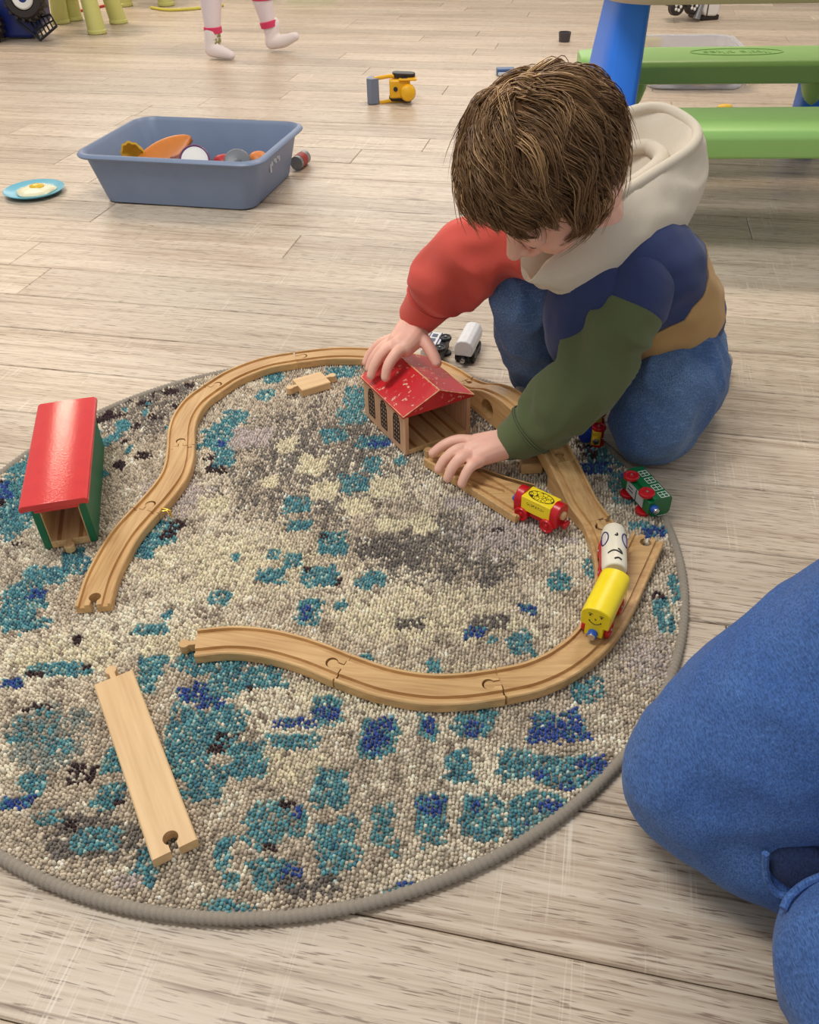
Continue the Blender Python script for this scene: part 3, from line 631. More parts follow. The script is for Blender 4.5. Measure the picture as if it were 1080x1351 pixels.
for sx in (-1, 1):
    wl = MB().box((sx * (bw / 2 - .003), 0, bh / 2), (.006, bd, bh)).build('wall', WALLW, barn, bevel=.0006)
    wm = MB()
    for k in (-1, 0, 1):
        cy = k * .038; x = sx * (bw / 2 + .0003)
        win = MB()
        def bar(y, z, dy, dz): win.box((x, y, z), (.0006, dy, dz))
        for y in (-.0085, -.0028, .0028, .0085): bar(cy + y, .029, .0021, .034)
        for z in (.012, .0188, .0256, .0324, .0392, .046): bar(cy, z, .0185, .0024)
        for a in range(7):
            t = math.pi * a / 6; bar(cy + .0075 * math.cos(t), .0475 + .0085 * math.sin(t), .0032, .0026)
        for a in range(4): bar(cy - .005 + .0033 * a, .0505, .0016, .0042)
        win.build('printed_window', WINK, wl, smooth=False)
MB().box((0, 0, .004), (bw - .012, bd, .008)).build('floor_board', BEECH_Y, barn, bevel=.0006)
tg = MB()
for x in (-.036, -.016, .010, .030): tg.box((x, 0, .0083), (.0042, bd - .002, .0012))
tg.build('groove_shade_strip', wood('groove_shade_wood', (176, 130, 78), (150, 104, 60), 1), barn, smooth=False)  # raised strips, the shade of the grooves put into their darker colour
MB().prism([(-.0475, -bh / 2 + .008 + .033 - .033), (.0475, -bh / 2 + .008), (.0475, bh / 2), (-.0475, bh / 2)], 0, .004, Matrix.Translation((0, bd / 2 - .001, bh / 2)) @ Matrix.Rotation(math.pi / 2, 4, 'X')).build('back_wall', WALLW, barn)
hw = bw / 2 + .0035; zr, ze = .0915, .0665; t_ = .004
for sx in (-1, 1):
    sl = MB(); y0, y1 = -bd / 2 - .0025, bd / 2 + .0025
    pr_ = [(0, zr), (sx * hw, ze), (sx * hw, ze - t_), (0, zr - t_)]
    sl.loft([[(x, y, z) for x, z in pr_] for y in (y0, y1)])
    sl.build('roof_slope', CHIP, barn, bevel=.0007)
for y in (-bd / 2 + .0008, bd / 2 - .0008):
    gb = MB(); pr_ = [(-hw + .002, ze - .0035), (hw - .002, ze - .0035), (0, zr - .003)]
    gb.loft([[(x, yy, z) for x, z in pr_] for yy in (y - .002, y + .002)]).build('gable', CHIP, barn)
# bare worn edges along ridge and eaves
we = MB(); yy = -bd / 2 - .0026
def worn(a, b, r, k):
    a, b = Vector(a), Vector(b); pts = [a.lerp(b, i / k) for i in range(k + 1)]
    we.tube(pts, [r * random.uniform(.35, 1.25) for _ in pts], 6)
worn((0, yy, zr + .0001), (0, -yy, zr + .0001), .0011, 40)
for sx in (-1, 1):
    worn((0, yy, zr), (sx * hw, yy, ze), .0008, 24); worn((sx * hw, yy, ze), (sx * hw, -yy, ze), .0007, 30)
part_label(we.build('worn_edge', BARE, barn), 'bare wood showing along the roof edges')
MB().prism(dogbone(Vector((.022, -bd / 2, 0)), Vector((0, -1, 0)), .0115, .003, .0058, .001), .001, .0078).build('connector', mat('pale_peg', (226, 206, 170), .5), barn, bevel=.0006)

# ------------------------------------------------------------------ green shed with flat red roof
shed_c = Vector((-.4465, .8885, .0100)); sx_ = Vector((.975, .2237, 0)).normalized()
shed = empty('toy_shed', shed_c, axes(sx_, (0, 0, 1)))
tag(shed, 'green-walled wooden train shed with a flat glossy red roof at the left rug edge', 'toy shed')
GREEN = mat('green_paint', (22, 112, 74), .42, vary=(40, (14, 96, 62), .5), bump=(400, .06, .0006))
sw, sd, sh = .0635, .213, .071
for k in (-1, 1): MB().box((k * (sw / 2 - .0045), 0, sh / 2), (.009, sd, sh)).build('wall', GREEN, shed, bevel=.001)
MB().box((0, 0, .005), (sw - .018, sd, .010)).build('floor_board', BEECH_Y, shed, bevel=.0006)
gr = MB()
for x in (-.013, .013): gr.box((x, 0, .0102), (.0048, sd - .002, .0008))
gr.build('groove_shade_strip', MATS['groove_shade_wood'], shed, smooth=False)  # no recess here: dark strips paint the shade of the two grooves
for k in (-1, 1): MB().box((k * (sw / 2 - .0096), 0, .040), (.0012, sd - .002, .06)).build('inner_lining', BEECH_Y, shed, smooth=False)
rp = []; RW = .0385
for x, z in [(-RW, .0705), (-RW - .0012, .0735), (-RW - .0006, .0775), (-RW + .003, .0797), (0, .0802), (RW - .003, .0797), (RW + .0006, .0775), (RW + .0012, .0735), (RW, .0705), (RW - .003, .0702), (RW - .0042, .0715), (-RW + .0042, .0715), (-RW + .003, .0702)]: rp.append((x, z))
ROOFRED = mat('glossy_red_roof', (218, 46, 44), .2, vary=(50, (196, 30, 34), .5), bump=(300, .25, .0008), spec=.8)
MB().loft([[(x, y, z) for x, z in rp] for y in (-sd / 2 - .015, sd / 2 + .009)]).build('roof', ROOFRED, shed, bevel=.0012, angle=40)
MB().box((0, -sd / 2 - .006, .0675), (sw - .012, .005, .010)).build('fascia', ROOFRED, shed, bevel=.001)
MB().prism(dogbone(Vector((0, -sd / 2, 0)), Vector((0, -1, 0)), .0115, .0034, .0062, .001), .0015, .0112).build('connector', BEECH_Y, shed, bevel=.001)
# ------------------------------------------------------------------ toy rail vehicles (local: x forward, y left, z up, wheels on z = 0)
PRED = mat('red_plastic', (196, 20, 32), .3); PBLUE = mat('blue_plastic', (34, 84, 178), .3); STEEL = mat('steel_disc', (190, 192, 196), .22, metal=1)
PBLACK = mat('black_plastic', (26, 27, 32), .4); INK = mat('print_ink', (34, 30, 30), .6); NAVYINK = mat('navy_ink', (44, 50, 110), .6)
SILV = mat('hub_grey', (170, 172, 178), .35, metal=.6); WHITEP = mat('white_ink', (235, 238, 232), .6)
def wheels(root, material, xs=(-.019, .019), half=.0138, r=.0098, hub=None):
    for x in xs:
        MB().tube([(x, -half, r), (x, half, r)], .0016, 8).build('axle', SILV, root)
        for sy in (-1, 1):
            m = frame((x, sy * half, r), (1, 0, 0), (0, sy, 0))
            w = MB().lathe([(0, -.0028), (r * .93, -.0028), (r, -.0018), (r, .0010), (r * .9, .0024), (r * .74, .0024), (r * .66, .0012), (r * .35, .0012), (r * .30, .0022), (0, .0022)], 24, m).build('wheel', material, root)
            MB().lathe([(0, .0018), (.0016, .0018), (.0014, .0031), (0, .0034)], 12, m).build('hub', hub or SILV, w)
def magnet(root, x, z, sgn, sleeve=PBLUE, r=.0052):
    m = frame((x, 0, z), (0, 1, 0), (sgn, 0, 0))
    s = MB().lathe([(0, 0), (r, 0), (r, .0055), (r * .9, .0068), (0, .0068)], 18, m).build('magnet_sleeve', sleeve, root)
    MB().lathe([(0, .0066), (r * .82, .0066), (r * .74, .0082), (r * .3, .0088), (0, .0088)], 18, m).build('magnet', STEEL, s)
def vehicle(name, label, cat, loc, fwd, up=(0, 0, 1)):
    e = empty(name, loc, axes(fwd, up)); return tag(e, label, cat, 'wooden toy rail vehicles')
def extrude_x(prof, x0, x1, mtx=None): return MB().loft([[(x, y, z) for y, z in prof] for x in (x0, x1)], mtx=mtx)
def arc(cx, cy, r, a0, a1, n, ry=None): return [(cx + r * math.cos(math.radians(a0 + (a1 - a0) * i / n)), cy + (ry or r) * math.sin(math.radians(a0 + (a1 - a0) * i / n))) for i in range(n + 1)]

# red wagon with yellow pebble-print load
c = vehicle('toy_wagon', 'red toy wagon with a yellow pebble-print block at the end of the fork', 'toy wagon', (.1645, .8085, .0105), (.745, -.667, 0))
MB().box((0, 0, .0125), (.060, .020, .009)).build('chassis', PRED, c, bevel=.0015)
wheels(c, PRED, half=.0135, hub=PRED)
for x in (-.0265, .0265):
    extrude_x([(-.0125, .010), (.0125, .010), (.0135, .024)] + arc(0, .026, .0135, 0, 180, 14, .015) + [(-.0135, .024)], x - .0055, x + .0055).build('end_plate', PRED, c, bevel=.001)
def pebble_print():
    m = bpy.data.materials.new('yellow_pebble_print'); t = NT(m)
    tc = t.add('ShaderNodeTexCoord').outputs['Object']
    v = t.add('ShaderNodeTexVoronoi', feature='DISTANCE_TO_EDGE'); v.inputs['Scale'].default_value = 1
    t.link(t.mapping(tc, (200, 200, 1)), v.inputs['Vector'])
    sp = t.add('ShaderNodeSeparateXYZ'); t.link(tc, sp.inputs[0])
    ex = t.math('POWER', t.math('DIVIDE', sp.outputs[0], .0175), 2.0); ey = t.math('POWER', t.math('DIVIDE', sp.outputs[1], .0092), 2.0)
    e = t.math('ADD', ex, ey); top = t.math('GREATER_THAN', sp.outputs[2], .0365)
    inside = t.math('LESS_THAN', e, 1.0); ring = t.math('LESS_THAN', t.math('ABSOLUTE', t.math('SUBTRACT', e, .98)), .10)
    line = t.math('MULTIPLY', inside, t.math('LESS_THAN', v.outputs['Distance'], .06))
    # small row of marks on the side face
    n = t.noise(t.mapping(tc, (520, 1, 700)), 1.0, 1); side = t.math('MULTIPLY', t.math('LESS_THAN', sp.outputs[2], .031), t.math('GREATER_THAN', sp.outputs[2], .0275))
    sm = t.math('MULTIPLY', t.math('MULTIPLY', side, t.math('GREATER_THAN', n, .52)), t.math('LESS_THAN', t.math('ABSOLUTE', sp.outputs[0]), .013))
    mark = t.math('MAXIMUM', t.math('MULTIPLY', top, t.math('MAXIMUM', line, ring)), sm)
    t.link(t.mix(mark, (250, 222, 40), (58, 52, 20)), t.bsdf.inputs['Base Color']); t.bsdf.inputs['Roughness'].default_value = .4
    return m
MB().box((0, 0, .0272), (.0425, .0255, .0208)).build('load', pebble_print(), c, bevel=.0008)
for s in (-1, 1):
    MB().lathe([(0, 0), (.0058, 0), (.0056, .0030), (.0040, .0042), (0, .0045)], 18, frame((s * .0318, 0, .0255), (0, 1, 0), (s, 0, 0))).build('dowel_end', BEECH_PALE, c)
magnet(c, -.0325, .0185, -1)
MB().box((.0345, 0, .0125), (.007, .008, .005)).box((.0385, 0, .0135), (.004, .012, .008)).build('hook', PRED, c, bevel=.0012)

# yellow smiling engine
YEL = mat('yellow_wood_paint', (250, 228, 30), .34, vary=(90, (236, 206, 16), .5), bump=(300, .1, .0006))
c = vehicle('toy_engine', 'yellow wooden engine with a drawn smiling face on the curved turnout', 'toy train', (.2075, .6265, .0192), (-.485, -.874, 0))
bp = [(-.0098, .0075), (.0098, .0075), (.0098, .0215), (.0152, .0218), (.0160, .037)] + arc(0, .037, .0160, 0, 180, 16, .0105)[1:-1] + [(-.0160, .037), (-.0152, .0218), (-.0098, .0215)]
extrude_x(bp, -.0345, .0345).build('body', YEL, c, bevel=.001)
wheels(c, PRED, half=.0130)
magnet(c, .0340, .0125, 1, r=.0054); magnet(c, -.0345, .0125, -1, r=.0054)
xf = .0347
fm = lambda y, z: (xf, y, z)
fp = MB(); fp.tube([fm(-.0062 + .0124 * i / 12, .0290 - .0032 * math.sin(math.pi * i / 12)) for i in range(13)], .00042, 6)
for y in (-.0062, .0062): fp.sphere(fm(y, .0297), .0008, 8, 6)
fp.tube([fm(-.0006, .0340), fm(.0010, .0326), fm(-.0004, .0320)], .00035, 6)
for y in (-.006, .006):
    fp.sphere(fm(y, .0374), (.0005, .0011, .0013), 10, 6); fp.tube([fm(y - .0024, .0392), fm(y, .0400), fm(y + .0024, .0392)], .0003, 6)
part_label(fp.build('drawn_face', INK, c), 'small drawn face with dot eyes and a smile')

# white barrel wagon with inked ovals
c = vehicle('toy_wagon', 'white rounded wagon with inked ovals and squiggles coupled behind the yellow engine', 'toy wagon', (.2335, .7065, .0192), (-.19, -.98, 0))
WHT = mat('white_wood_paint', (240, 234, 216), .34, vary=(40, (226, 216, 190), .5))
MB().box((0, 0, .0115), (.062, .018, .008)).build('chassis', PRED, c, bevel=.0012)
for s in (-1, 1): MB().box((0, s * .0128, .0165), (.048, .004, .014)).build('side_frame', PRED, c, bevel=.0012)
wheels(c, PRED, half=.0130)
br_ = .0142; bz = .0290; N = 15
rings = []
for i in range(N + 1):
    x = -.036 + .072 * i / N; k = min(1.0, (1 - (abs(x) / .0372) ** 9)) ; k = .86 + .14 * max(k, 0) if abs(x) > .03 else 1
    rings.append([(x, br_ * k * math.cos(2 * math.pi * j / 28), bz + br_ * k * math.sin(2 * math.pi * j / 28)) for j in range(28)])
MB().loft(rings).build('barrel', WHT, c, angle=50, bevel=.0012)
def onbarrel(x, a, lift=.00015): return (x, (br_ + lift) * math.sin(a), bz + (br_ + lift) * math.cos(a))
pk = MB(); lil = MB()
for sa in (-1, 1):
    ov = [onbarrel(-.010 + .0108 * math.cos(t), sa * 1.00 + .42 * math.sin(t)) for t in [2 * math.pi * i / 28 for i in range(29)]]
    pk.tube(ov, .0008, 6)
    for k in (-2, 0, 2): lil.tube([onbarrel(-.010 + .0075 * math.cos(t), sa * 1.02 + k * .09) for t in np.linspace(math.pi, 0, 8)], .0002, 5)
part_label(pk.build('oval_print', NAVYINK, c), 'two navy ovals'); lil.build('oval_lines', mat('lilac_ink', (176, 172, 212), .6), c)
strokes = [[onbarrel(-.013 + .002 * math.sin(t), .06 + .10 * math.cos(t)) for t in np.linspace(-1.2, 2.6, 10)],
           [onbarrel(.0185 - .004 * math.sin(3.1 * t) * (1 - t * .3), -.62 + 1.1 * t) for t in np.linspace(0, 1, 18)] + [onbarrel(.0195 - .008 * t, .48 - .30 * t + .5 * t * (1 - t)) for t in np.linspace(.15, 1, 8)],
           [onbarrel(.029 - .002 * math.sin(math.pi * t), -.1 + .55 * t) for t in np.linspace(0, 1, 10)]]
for sk_ in strokes: MB().tube(sk_, .0010, 6).build('ink_stroke', INK, c)
magnet(c, .033, .0125, 1); magnet(c, -.033, .0125, -1)

# green carriage tipped on its side
c = vehicle('toy_carriage', 'green toy carriage with white window outlines tipped on its side near the knee', 'toy wagon', (.2845, .8370, .0258), (.30, -.954, 0), (.954, .30, 0.0))
GRN = mat('green_wood_paint', (14, 118, 66), .34, vary=(70, (10, 98, 54), .5))
gp = [(-.0145, .0125), (.0145, .0125), (.0145, .0330)] + arc(.0085, .0330, .006, 0, 90, 5) + arc(-.0085, .0330, .006, 90, 180, 5) + [(-.0145, .0330)]
extrude_x(gp, -.034, .034).build('body', GRN, c, bevel=.0008)
extrude_x([(-.0095, .0070), (.0095, .0070), (.0095, .0130), (-.0095, .0130)], -.0335, .0335).build('chassis', GRN, c, bevel=.0006)
MB().box((0, 0, .0068), (.040, .0165, .0010)).build('base_plate', mat('grey_label', (186, 190, 190), .5), c)
pl = MB().box((.003, 0, .0061), (.0012, .0165, .0006)).box((-.010, .002, .0061), (.012, .0009, .0006)).box((-.010, -.003, .0061), (.010, .0009, .0006)); pl.build('base_print', INK, c, smooth=False)
wheels(c, PRED, half=.0145, r=.0102)
for k in range(4):
    x0 = -.0235 + k * .0157; y = .0147
    for sy in (1, -1):
        wl = MB()
        def seg(a, b, w=.00045): wl.tube([(a[0], sy * y, a[1]), (b[0], sy * y, b[1])], w, 5)
        x1 = x0 + .0105; z0, z1 = .0222, .0335; xm = (x0 + x1) / 2; zm = (z0 + z1) / 2
        for p, q in (((x0, z0), (x1, z0)), ((x0, z1), (x1, z1)), ((x0, z0), (x0, z1)), ((x1, z0), (x1, z1)), ((xm, z0), (xm, z1)), ((x0, zm), (x1, zm))): seg(p, q)
        wl.build('window_print', WHITEP, c)
magnet(c, .0335, .0135, 1); magnet(c, -.0335, .0135, -1)

# little yellow and blue engine tipped over under the arm
c = vehicle('toy_engine', 'small yellow and blue engine with red wheels lying on its side by the knee', 'toy train', (.2835, .9935, .0250), (-.20, -.98, 0), (-.98, .20, .0))
YP = mat('yellow_plastic', (214, 178, 40), .34); DBLUE = mat('dark_blue_paint', (24, 52, 140), .34)
MB().box((0, 0, .0125), (.060, .022, .013)).build('chassis', YP, c, bevel=.001)
wheels(c, PRED, half=.0132, r=.0100)
MB().box((.0, 0, .0045), (.03, .016, .006)).build('base_plate', PRED, c, bevel=.001)
MB().lathe([(0, -.028), (.0110, -.028), (.0110, .016), (.0095, .020), (0, .021)], 20, frame((.008, 0, .0265), (0, 1, 0), (1, 0, 0))).build('boiler', DBLUE, c)
MB().box((-.020, 0, .030), (.022, .026, .024)).build('cab', DBLUE, c, bevel=.0015)
MB().lathe([(.004, 0), (.0045, .008), (.006, .010), (.006, .012), (.0035, .012)], 14, Matrix.Translation((.018, 0, .036))).build('chimney', PBLACK, c)
MB().lathe([(0, 0), (.006, 0), (.006, .004), (.0045, .006), (0, .0062)], 14, Matrix.Translation((.002, 0, .036))).build('dome', PBLACK, c)
magnet(c, .030, .0125, 1, YP, .0056)

# white tank wagon on the floor
TW = mat('white_tank_paint', (226, 226, 226), .4, vary=(160, (196, 196, 200), .5), bump=(350, .1, .0006))
c = vehicle('toy_wagon', 'white tank wagon on a black chassis standing on the floor behind the barn', 'toy wagon', (.1065, 1.262, .0), (-.30, -.95, 0))
tp = [(-.0135, .0185), (.0135, .0185), (.0155, .0225), (.0155, .0345)] + [(.0115, .0425), (.0045, .0455), (-.0045, .0455), (-.0115, .0425)] + [(-.0155, .0345), (-.0155, .0225)]
extrude_x(tp, -.037, .037).build('tank', TW, c, bevel=.0016, angle=20)
MB().box((0, 0, .0135), (.070, .020, .010)).build('chassis', PBLACK, c, bevel=.0012)
for s in (-1, 1): MB().box((0, s * .0155, .012), (.05, .003, .007)).build('side_frame', PBLACK, c, bevel=.0008)
wheels(c, PBLACK, half=.0140)
magnet(c, .035, .0125, 1, PBLACK); magnet(c, -.035, .0125, -1, PBLACK)

# white engine with dark windows tipped over beside it
c = vehicle('toy_engine', 'white and black engine tipped on its side, half hidden behind the hand on the roof', 'toy train', (.0725, 1.2500, .0160), (-.30, -.95, 0), (-.95, .30, .0))
extrude_x([(-.0150, .0150), (.0150, .0150), (.0150, .0370), (.0110, .0410), (-.0110, .0410), (-.0150, .0370)], -.034, .030).build('body', TW, c, bevel=.0012)
for k in range(3): MB().box((-.021 + .016 * k, .0151, .029), (.011, .0008, .009)).build('window_print', mat('slate_ink', (70, 84, 110), .5), c, smooth=False)
for z, h in ((.0190, .0022), (.0375, .0012)): MB().box((-.002, .0151, z), (.060, .0008, h)).build('stripe_print', NAVYINK, c, smooth=False)
MB().box((0, 0, .0125), (.070, .024, .010)).build('chassis', mat('dark_navy_plastic', (22, 24, 44), .4), c, bevel=.0012)
MB().box((.033, 0, .018), (.006, .030, .012)).build('buffer_beam', PBLACK, c, bevel=.0012)
wheels(c, PBLACK, half=.0145, r=.0105)
magnet(c, .035, .0120, 1, PBLACK); magnet(c, -.035, .0120, -1, PBLACK)
# ------------------------------------------------------------------ kneeling child
SKIN = mat('skin', (242, 198, 176), .5, vary=(26, (230, 164, 146), .5), bump=(420, .12, .0006), sss=.12)
NAVY = fabric('navy_fleece', (54, 66, 108), (42, 52, 90), .45, 18, 1100)
TAN = fabric('tan_fleece', (186, 150, 98), (160, 126, 80), .45, 18, 1100)
GREENF = fabric('olive_fleece', (96, 106, 72), (78, 88, 58), .45, 18, 1100)
REDF = fabric('coral_fleece', (210, 88, 76), (190, 66, 60), .45, 18, 1100)
CREAM = fabric('cream_fleece', (212, 200, 182), (190, 176, 158), .45, 16, 1000, .25)
DENIMC = denim('child_denim', (78, 110, 162), (130, 160, 198), 1.0)
SOCK = fabric('grey_sock', (150, 148, 146), (120, 118, 118), .4, 60, 800)
child = empty('person', (.36, 1.04, 0)); tag(child, 'small child in a colour-block hoodie and jeans, kneeling and reaching for the toy barn', 'person')

# head frame: forward (face), left, up (crown)
HC = Vector((.150, .905, .414))
hf = (-CX * .45 - CU * .80 + _F * .22).normalized(); hl = (CX * .60 - CU * .55 - _F * .40); hl = (hl - hf * hl.dot(hf)).normalized(); hu = hf.cross(hl)
HM = Matrix.Translation(HC) @ Matrix((hf, hl, hu)).transposed().to_4x4() @ Matrix.Scale(.945, 4)
def H(x, y, z): return HM @ Vector((x, y, z))
def hp(x, y, z, r): p = H(x, y, z); return (p.x, p.y, p.z, r)

body = MB()
body.sphere((-.006, 0, .016), (.079, .069, .074), 24, 16, HM)           # cranium
body.sphere((.022, 0, -.035), (.056, .057, .056), 20, 14, HM)           # face
body.sphere((.046, 0, -.074), (.026, .030, .022), 16, 10, HM)           # chin
for s in (-1, 1):
    body.sphere((.046, s * .027, -.046), (.028, .026, .026), 14, 10, HM)  # cheek
    body.sphere((-.006, s * .078, -.020), (.019, .010, .028), 14, 10, HM) # ear
    body.sphere((.000, s * .075, -.034), (.009, .007, .010), 10, 8, HM)
    body.sphere((.064, s * .026, .004), (.014, .020, .009), 12, 8, HM)    # brow
chain(body, [(.070, 0, -.004, .008), (.080, 0, -.020, .0085), (.090, 0, -.034, .0098)], mtx=HM)
for s in (-1, 1): body.sphere((.083, s * .009, -.037), .0062, 10, 8, HM)
chain(body, [(.074, -.014, -.0565, .0045), (.0815, 0, -.0555, .0060), (.074, .014, -.0565, .0045)], mtx=HM)
chain(body, [(.071, -.011, -.0645, .0045), (.0775, 0, -.0660, .0062), (.071, .011, -.0645, .0045)], mtx=HM)
NB = (.250, .995, .300)
chain(body, [hp(-.030, -.006, -.045, .038), (.222, .972, .340, .038), (NB[0], NB[1], NB[2], .042), (.285, 1.02, .26, .06)])
chain(body, [(.280, 1.015, .26, .068), (.315, 1.045, .20, .072), (.358, 1.075, .120, .064)])
# left arm (photo right) to the hand on the fork, right arm to the hand on the roof
chain(body, [(.275, .98, .262, .038), (.278, .940, .235, .034), (.222, .917, .150, .030), (.170, .918, .090, .026), (.136, .919, .056, .0215)])
chain(body, [(.20, 1.03, .285, .036), (.150, 1.045, .282, .034), (.072, 1.078, .246, .030), (.038, 1.098, .188, .026), (.014, 1.117, .140, .0215)])
# legs inside the jeans
chain(body, [(.362, 1.05, .120, .055), (.345, .980, .075, .038), (.345, .980, .050, .034), (.392, 1.038, .042, .032), (.440, 1.105, .038, .024)])
chain(body, [(.328, 1.105, .130, .055), (.25, 1.085, .175, .042), (.172, 1.062, .192, .034), (.188, 1.09, .12, .03), (.205, 1.12, .045, .024)])
chain(body, [(.436, 1.098, .034, .022), (.478, 1.148, .024, .020), (.508, 1.180, .018, .014)])
chain(body, [(.207, 1.127, .042, .022), (.194, 1.108, .033, .017), (.180, 1.083, .028, .012)])

def finger(pts, r0, r1):
    n = len(pts); chain(body, [(p[0], p[1], p[2], r0 + (r1 - r0) * i / (n - 1)) for i, p in enumerate(pts)], 5, 12)
nails = []
def nail(tip, d, up, w=.0042): nails.append((Vector(tip), Vector(d), Vector(up), w))
# left hand: palm
LW = Vector((.136, .919, .056))
chain(body, [(.136, .919, .056, .0190), (.112, .920, .053, .0185), (.094, .926, .049, .0155)])
chain(body, [(.130, .912, .054, .0180), (.108, .904, .052, .0165), (.090, .897, .047, .0130)])
chain(body, [(.118, .912, .055, .0165), (.094, .910, .053, .0150), (.082, .908, .050, .0130)])
finger([(.094, .931, .049), (.070, .934, .051), (.050, .933, .045), (.034, .931, .033)], .0094, .0068)
finger([(.086, .914, .051), (.066, .907, .054), (.050, .902, .044), (.0405, .898, .030)], .0092, .0067)
finger([(.086, .900, .050), (.070, .890, .053), (.058, .883, .043), (.0515, .8785, .029)], .0090, .0065)
finger([(.094, .889, .047), (.082, .877, .049), (.074, .870, .040), (.0690, .8655, .029)], .0083, .0060)
finger([(.112, .934, .046), (.096, .948, .040), (.078, .955, .034), (.064, .957, .029)], .0100, .0072)
# right hand: on the roof
chain(body, [(.014, 1.117, .140, .0190), (.004, 1.096, .135, .0185), (-.010, 1.078, .127, .0150)])
chain(body, [(.020, 1.110, .138, .0180), (.014, 1.084, .132, .0175), (.000, 1.062, .125, .0140)])
chain(body, [(.012, 1.108, .138, .0175), (.008, 1.085, .132, .0170), (-.008, 1.066, .126, .0145)])
finger([(-.012, 1.084, .125), (-.032, 1.078, .119), (-.047, 1.070, .104), (-.0535, 1.0645, .0915)], .0086, .0062)
finger([(-.008, 1.072, .126), (-.028, 1.062, .122), (-.043, 1.051, .107), (-.0500, 1.0450, .0910)], .0093, .0066)
finger([(.000, 1.061, .126), (-.014, 1.046, .123), (-.025, 1.034, .111), (-.0290, 1.0280, .0975)], .0095, .0068)
finger([(-.016, 1.094, .124), (-.036, 1.096, .115), (-.052, 1.092, .100), (-.0590, 1.0870, .0885)], .0080, .0058)
finger([(.018, 1.090, .131), (.030, 1.070, .127), (.039, 1.054, .117), (.0440, 1.0460, .1085)], .0108, .0078)
bm_ = organic(body, .0017, 3, .45)
link('body', bm_, SKIN, child, True, 0, local=False)
# eyes
for s in (-1, 1):
    e = MB().sphere((.066, s * .027, -.012), .0125, 16, 12, HM).build('eye', mat('eye_white', (236, 232, 226), .2), child, local=False)
    MB().sphere((.0755, s * .027, -.0150), (.004, .0062, .0062), 12, 8, HM).build('iris', mat('iris_brown', (70, 48, 34), .2), child, local=False)
    l = MB(); l.sphere((.0665, s * .027, -.0105), (.0128, .0135, .0132), 16, 12, HM)
    l.build('eyelid', SKIN, child, local=False)
    MB().tube([tuple(H(.068, s * .027 - .014, .011)), tuple(H(.078, s * .027, .015)), tuple(H(.070, s * .027 + .016, .011))], [.0012, .0018, .0010], 6).build('eyebrow', mat('brow_hair', (92, 66, 44), .7), child, local=False)

# ---------------- clothing
def tube_cloth(pts, nlen, nang, fold, up=(0, 0, 1), caps=(False, False), squash=None):
    q = catmull(pts, max(2, nlen // (len(pts) - 1)))
    rings = []; u = Vector(up)
    for i, p in enumerate(q):
        d = Vector(q[min(i + 1, len(q) - 1)][:3]) - Vector(q[max(i - 1, 0)][:3]); d.normalize()
        a = d.cross(u).normalized(); b = a.cross(d).normalized(); u = b; t = i / (len(q) - 1)
        ring = []
        for j in range(nang):
            an = 2 * math.pi * j / nang; r = p[3] + fold(t, an)
            ring.append(tuple(Vector(p[:3]) + a * math.cos(an) * r + b * math.sin(an) * r * (squash or 1)))
        rings.append(ring)
    return MB().loft(rings, caps)
def ringfold(seed, amp, fr, lo=0.0, hi=1.0, twist=.7):
    def f(t, a):
        w = max(0, min(1, (t - lo) * 6)) * max(0, min(1, (hi - t) * 8))
        n1 = noise.noise(Vector((math.cos(a) * .8 + seed, math.sin(a) * .8, t * fr + twist * math.sin(a + seed))))
        n2 = noise.noise(Vector((math.cos(a) * 1.3 + seed * 2, math.sin(a) * 1.3 + 5, t * fr * 1.3)))
        k = 1 - math.sqrt(n1 * n1 + .0015) * 2.3
        return amp * w * (k * .8 + n2 * .4)
    return f
def smooth_mod(o, lv=1):
    s = o.modifiers.new('sub', 'SUBSURF'); s.levels = lv; s.render_levels = lv; return o
hood_ie = empty('hoodie', (.33, 1.04, .22)); hood_ie.parent = child; hood_ie.matrix_parent_inverse = wmat(child).inverted()
part_label(hood_ie, 'colour-block hooded sweatshirt')

# torso as bands stacked along the leaning back
SP = [(.380, 1.095, .090), (.366, 1.083, .122), (.340, 1.062, .170), (.308, 1.038, .219), (.277, 1.013, .261), (.250, .991, .294), (.236, .980, .315)]
RX = [.086, .091, .096, .097, .096, .072, .048]; RY = [.080, .086, .087, .085, .080, .064, .048]
lat = Vector((.70, -.70, .05)).normalized()
def torso_ring(t, n=64, grow=0):
    k = t * (len(SP) - 1); i = min(int(k), len(SP) - 2)
    q = catmull([p + (rx, ry) for p, rx, ry in zip(SP, RX, RY)], 20); m = min(int(round(t * (len(q) - 1))), len(q) - 1)
    p = q[m]; d = Vector(q[min(m + 1, len(q) - 1)][:3]) - Vector(q[max(m - 1, 0)][:3]); d.normalize()
    l = (lat - d * lat.dot(d)).normalized(); b = d.cross(l)
    out = []
    for j in range(n):
        a = 2 * math.pi * j / n
        base = Vector(p[:3]) + l * math.cos(a) * (p[3] + grow) + b * math.sin(a) * (p[4] + grow)
        nrm = (l * math.cos(a) + b * math.sin(a))
        f1 = 1 - abs(noise.noise(Vector((base.x * 9, base.y * 9 + 3, base.z * 26)))) * 2.2
        w = math.sin(math.pi * min(1, max(0, t * 1.1)))
        out.append(tuple(base + nrm * (.0055 * w * f1 + .004 * noise.noise(base * 40) * w)))
    return out
def band(name, t0, t1, material, grow=0, k=None, caps=(False, False)):
    k = k or max(4, int((t1 - t0) * 60)); rings = [torso_ring(t0 + (t1 - t0) * i / k, grow=grow) for i in range(k + 1)]
    inner = [[tuple(Vector(v).lerp(sum((Vector(w) for w in r), Vector()) / len(r), .05)) for v in r] for r in (rings[-1], rings[0])]
    o = MB().loft([inner[1]] + rings + [inner[0]], caps).build(name, material, hood_ie, True, 60, local=False); return o
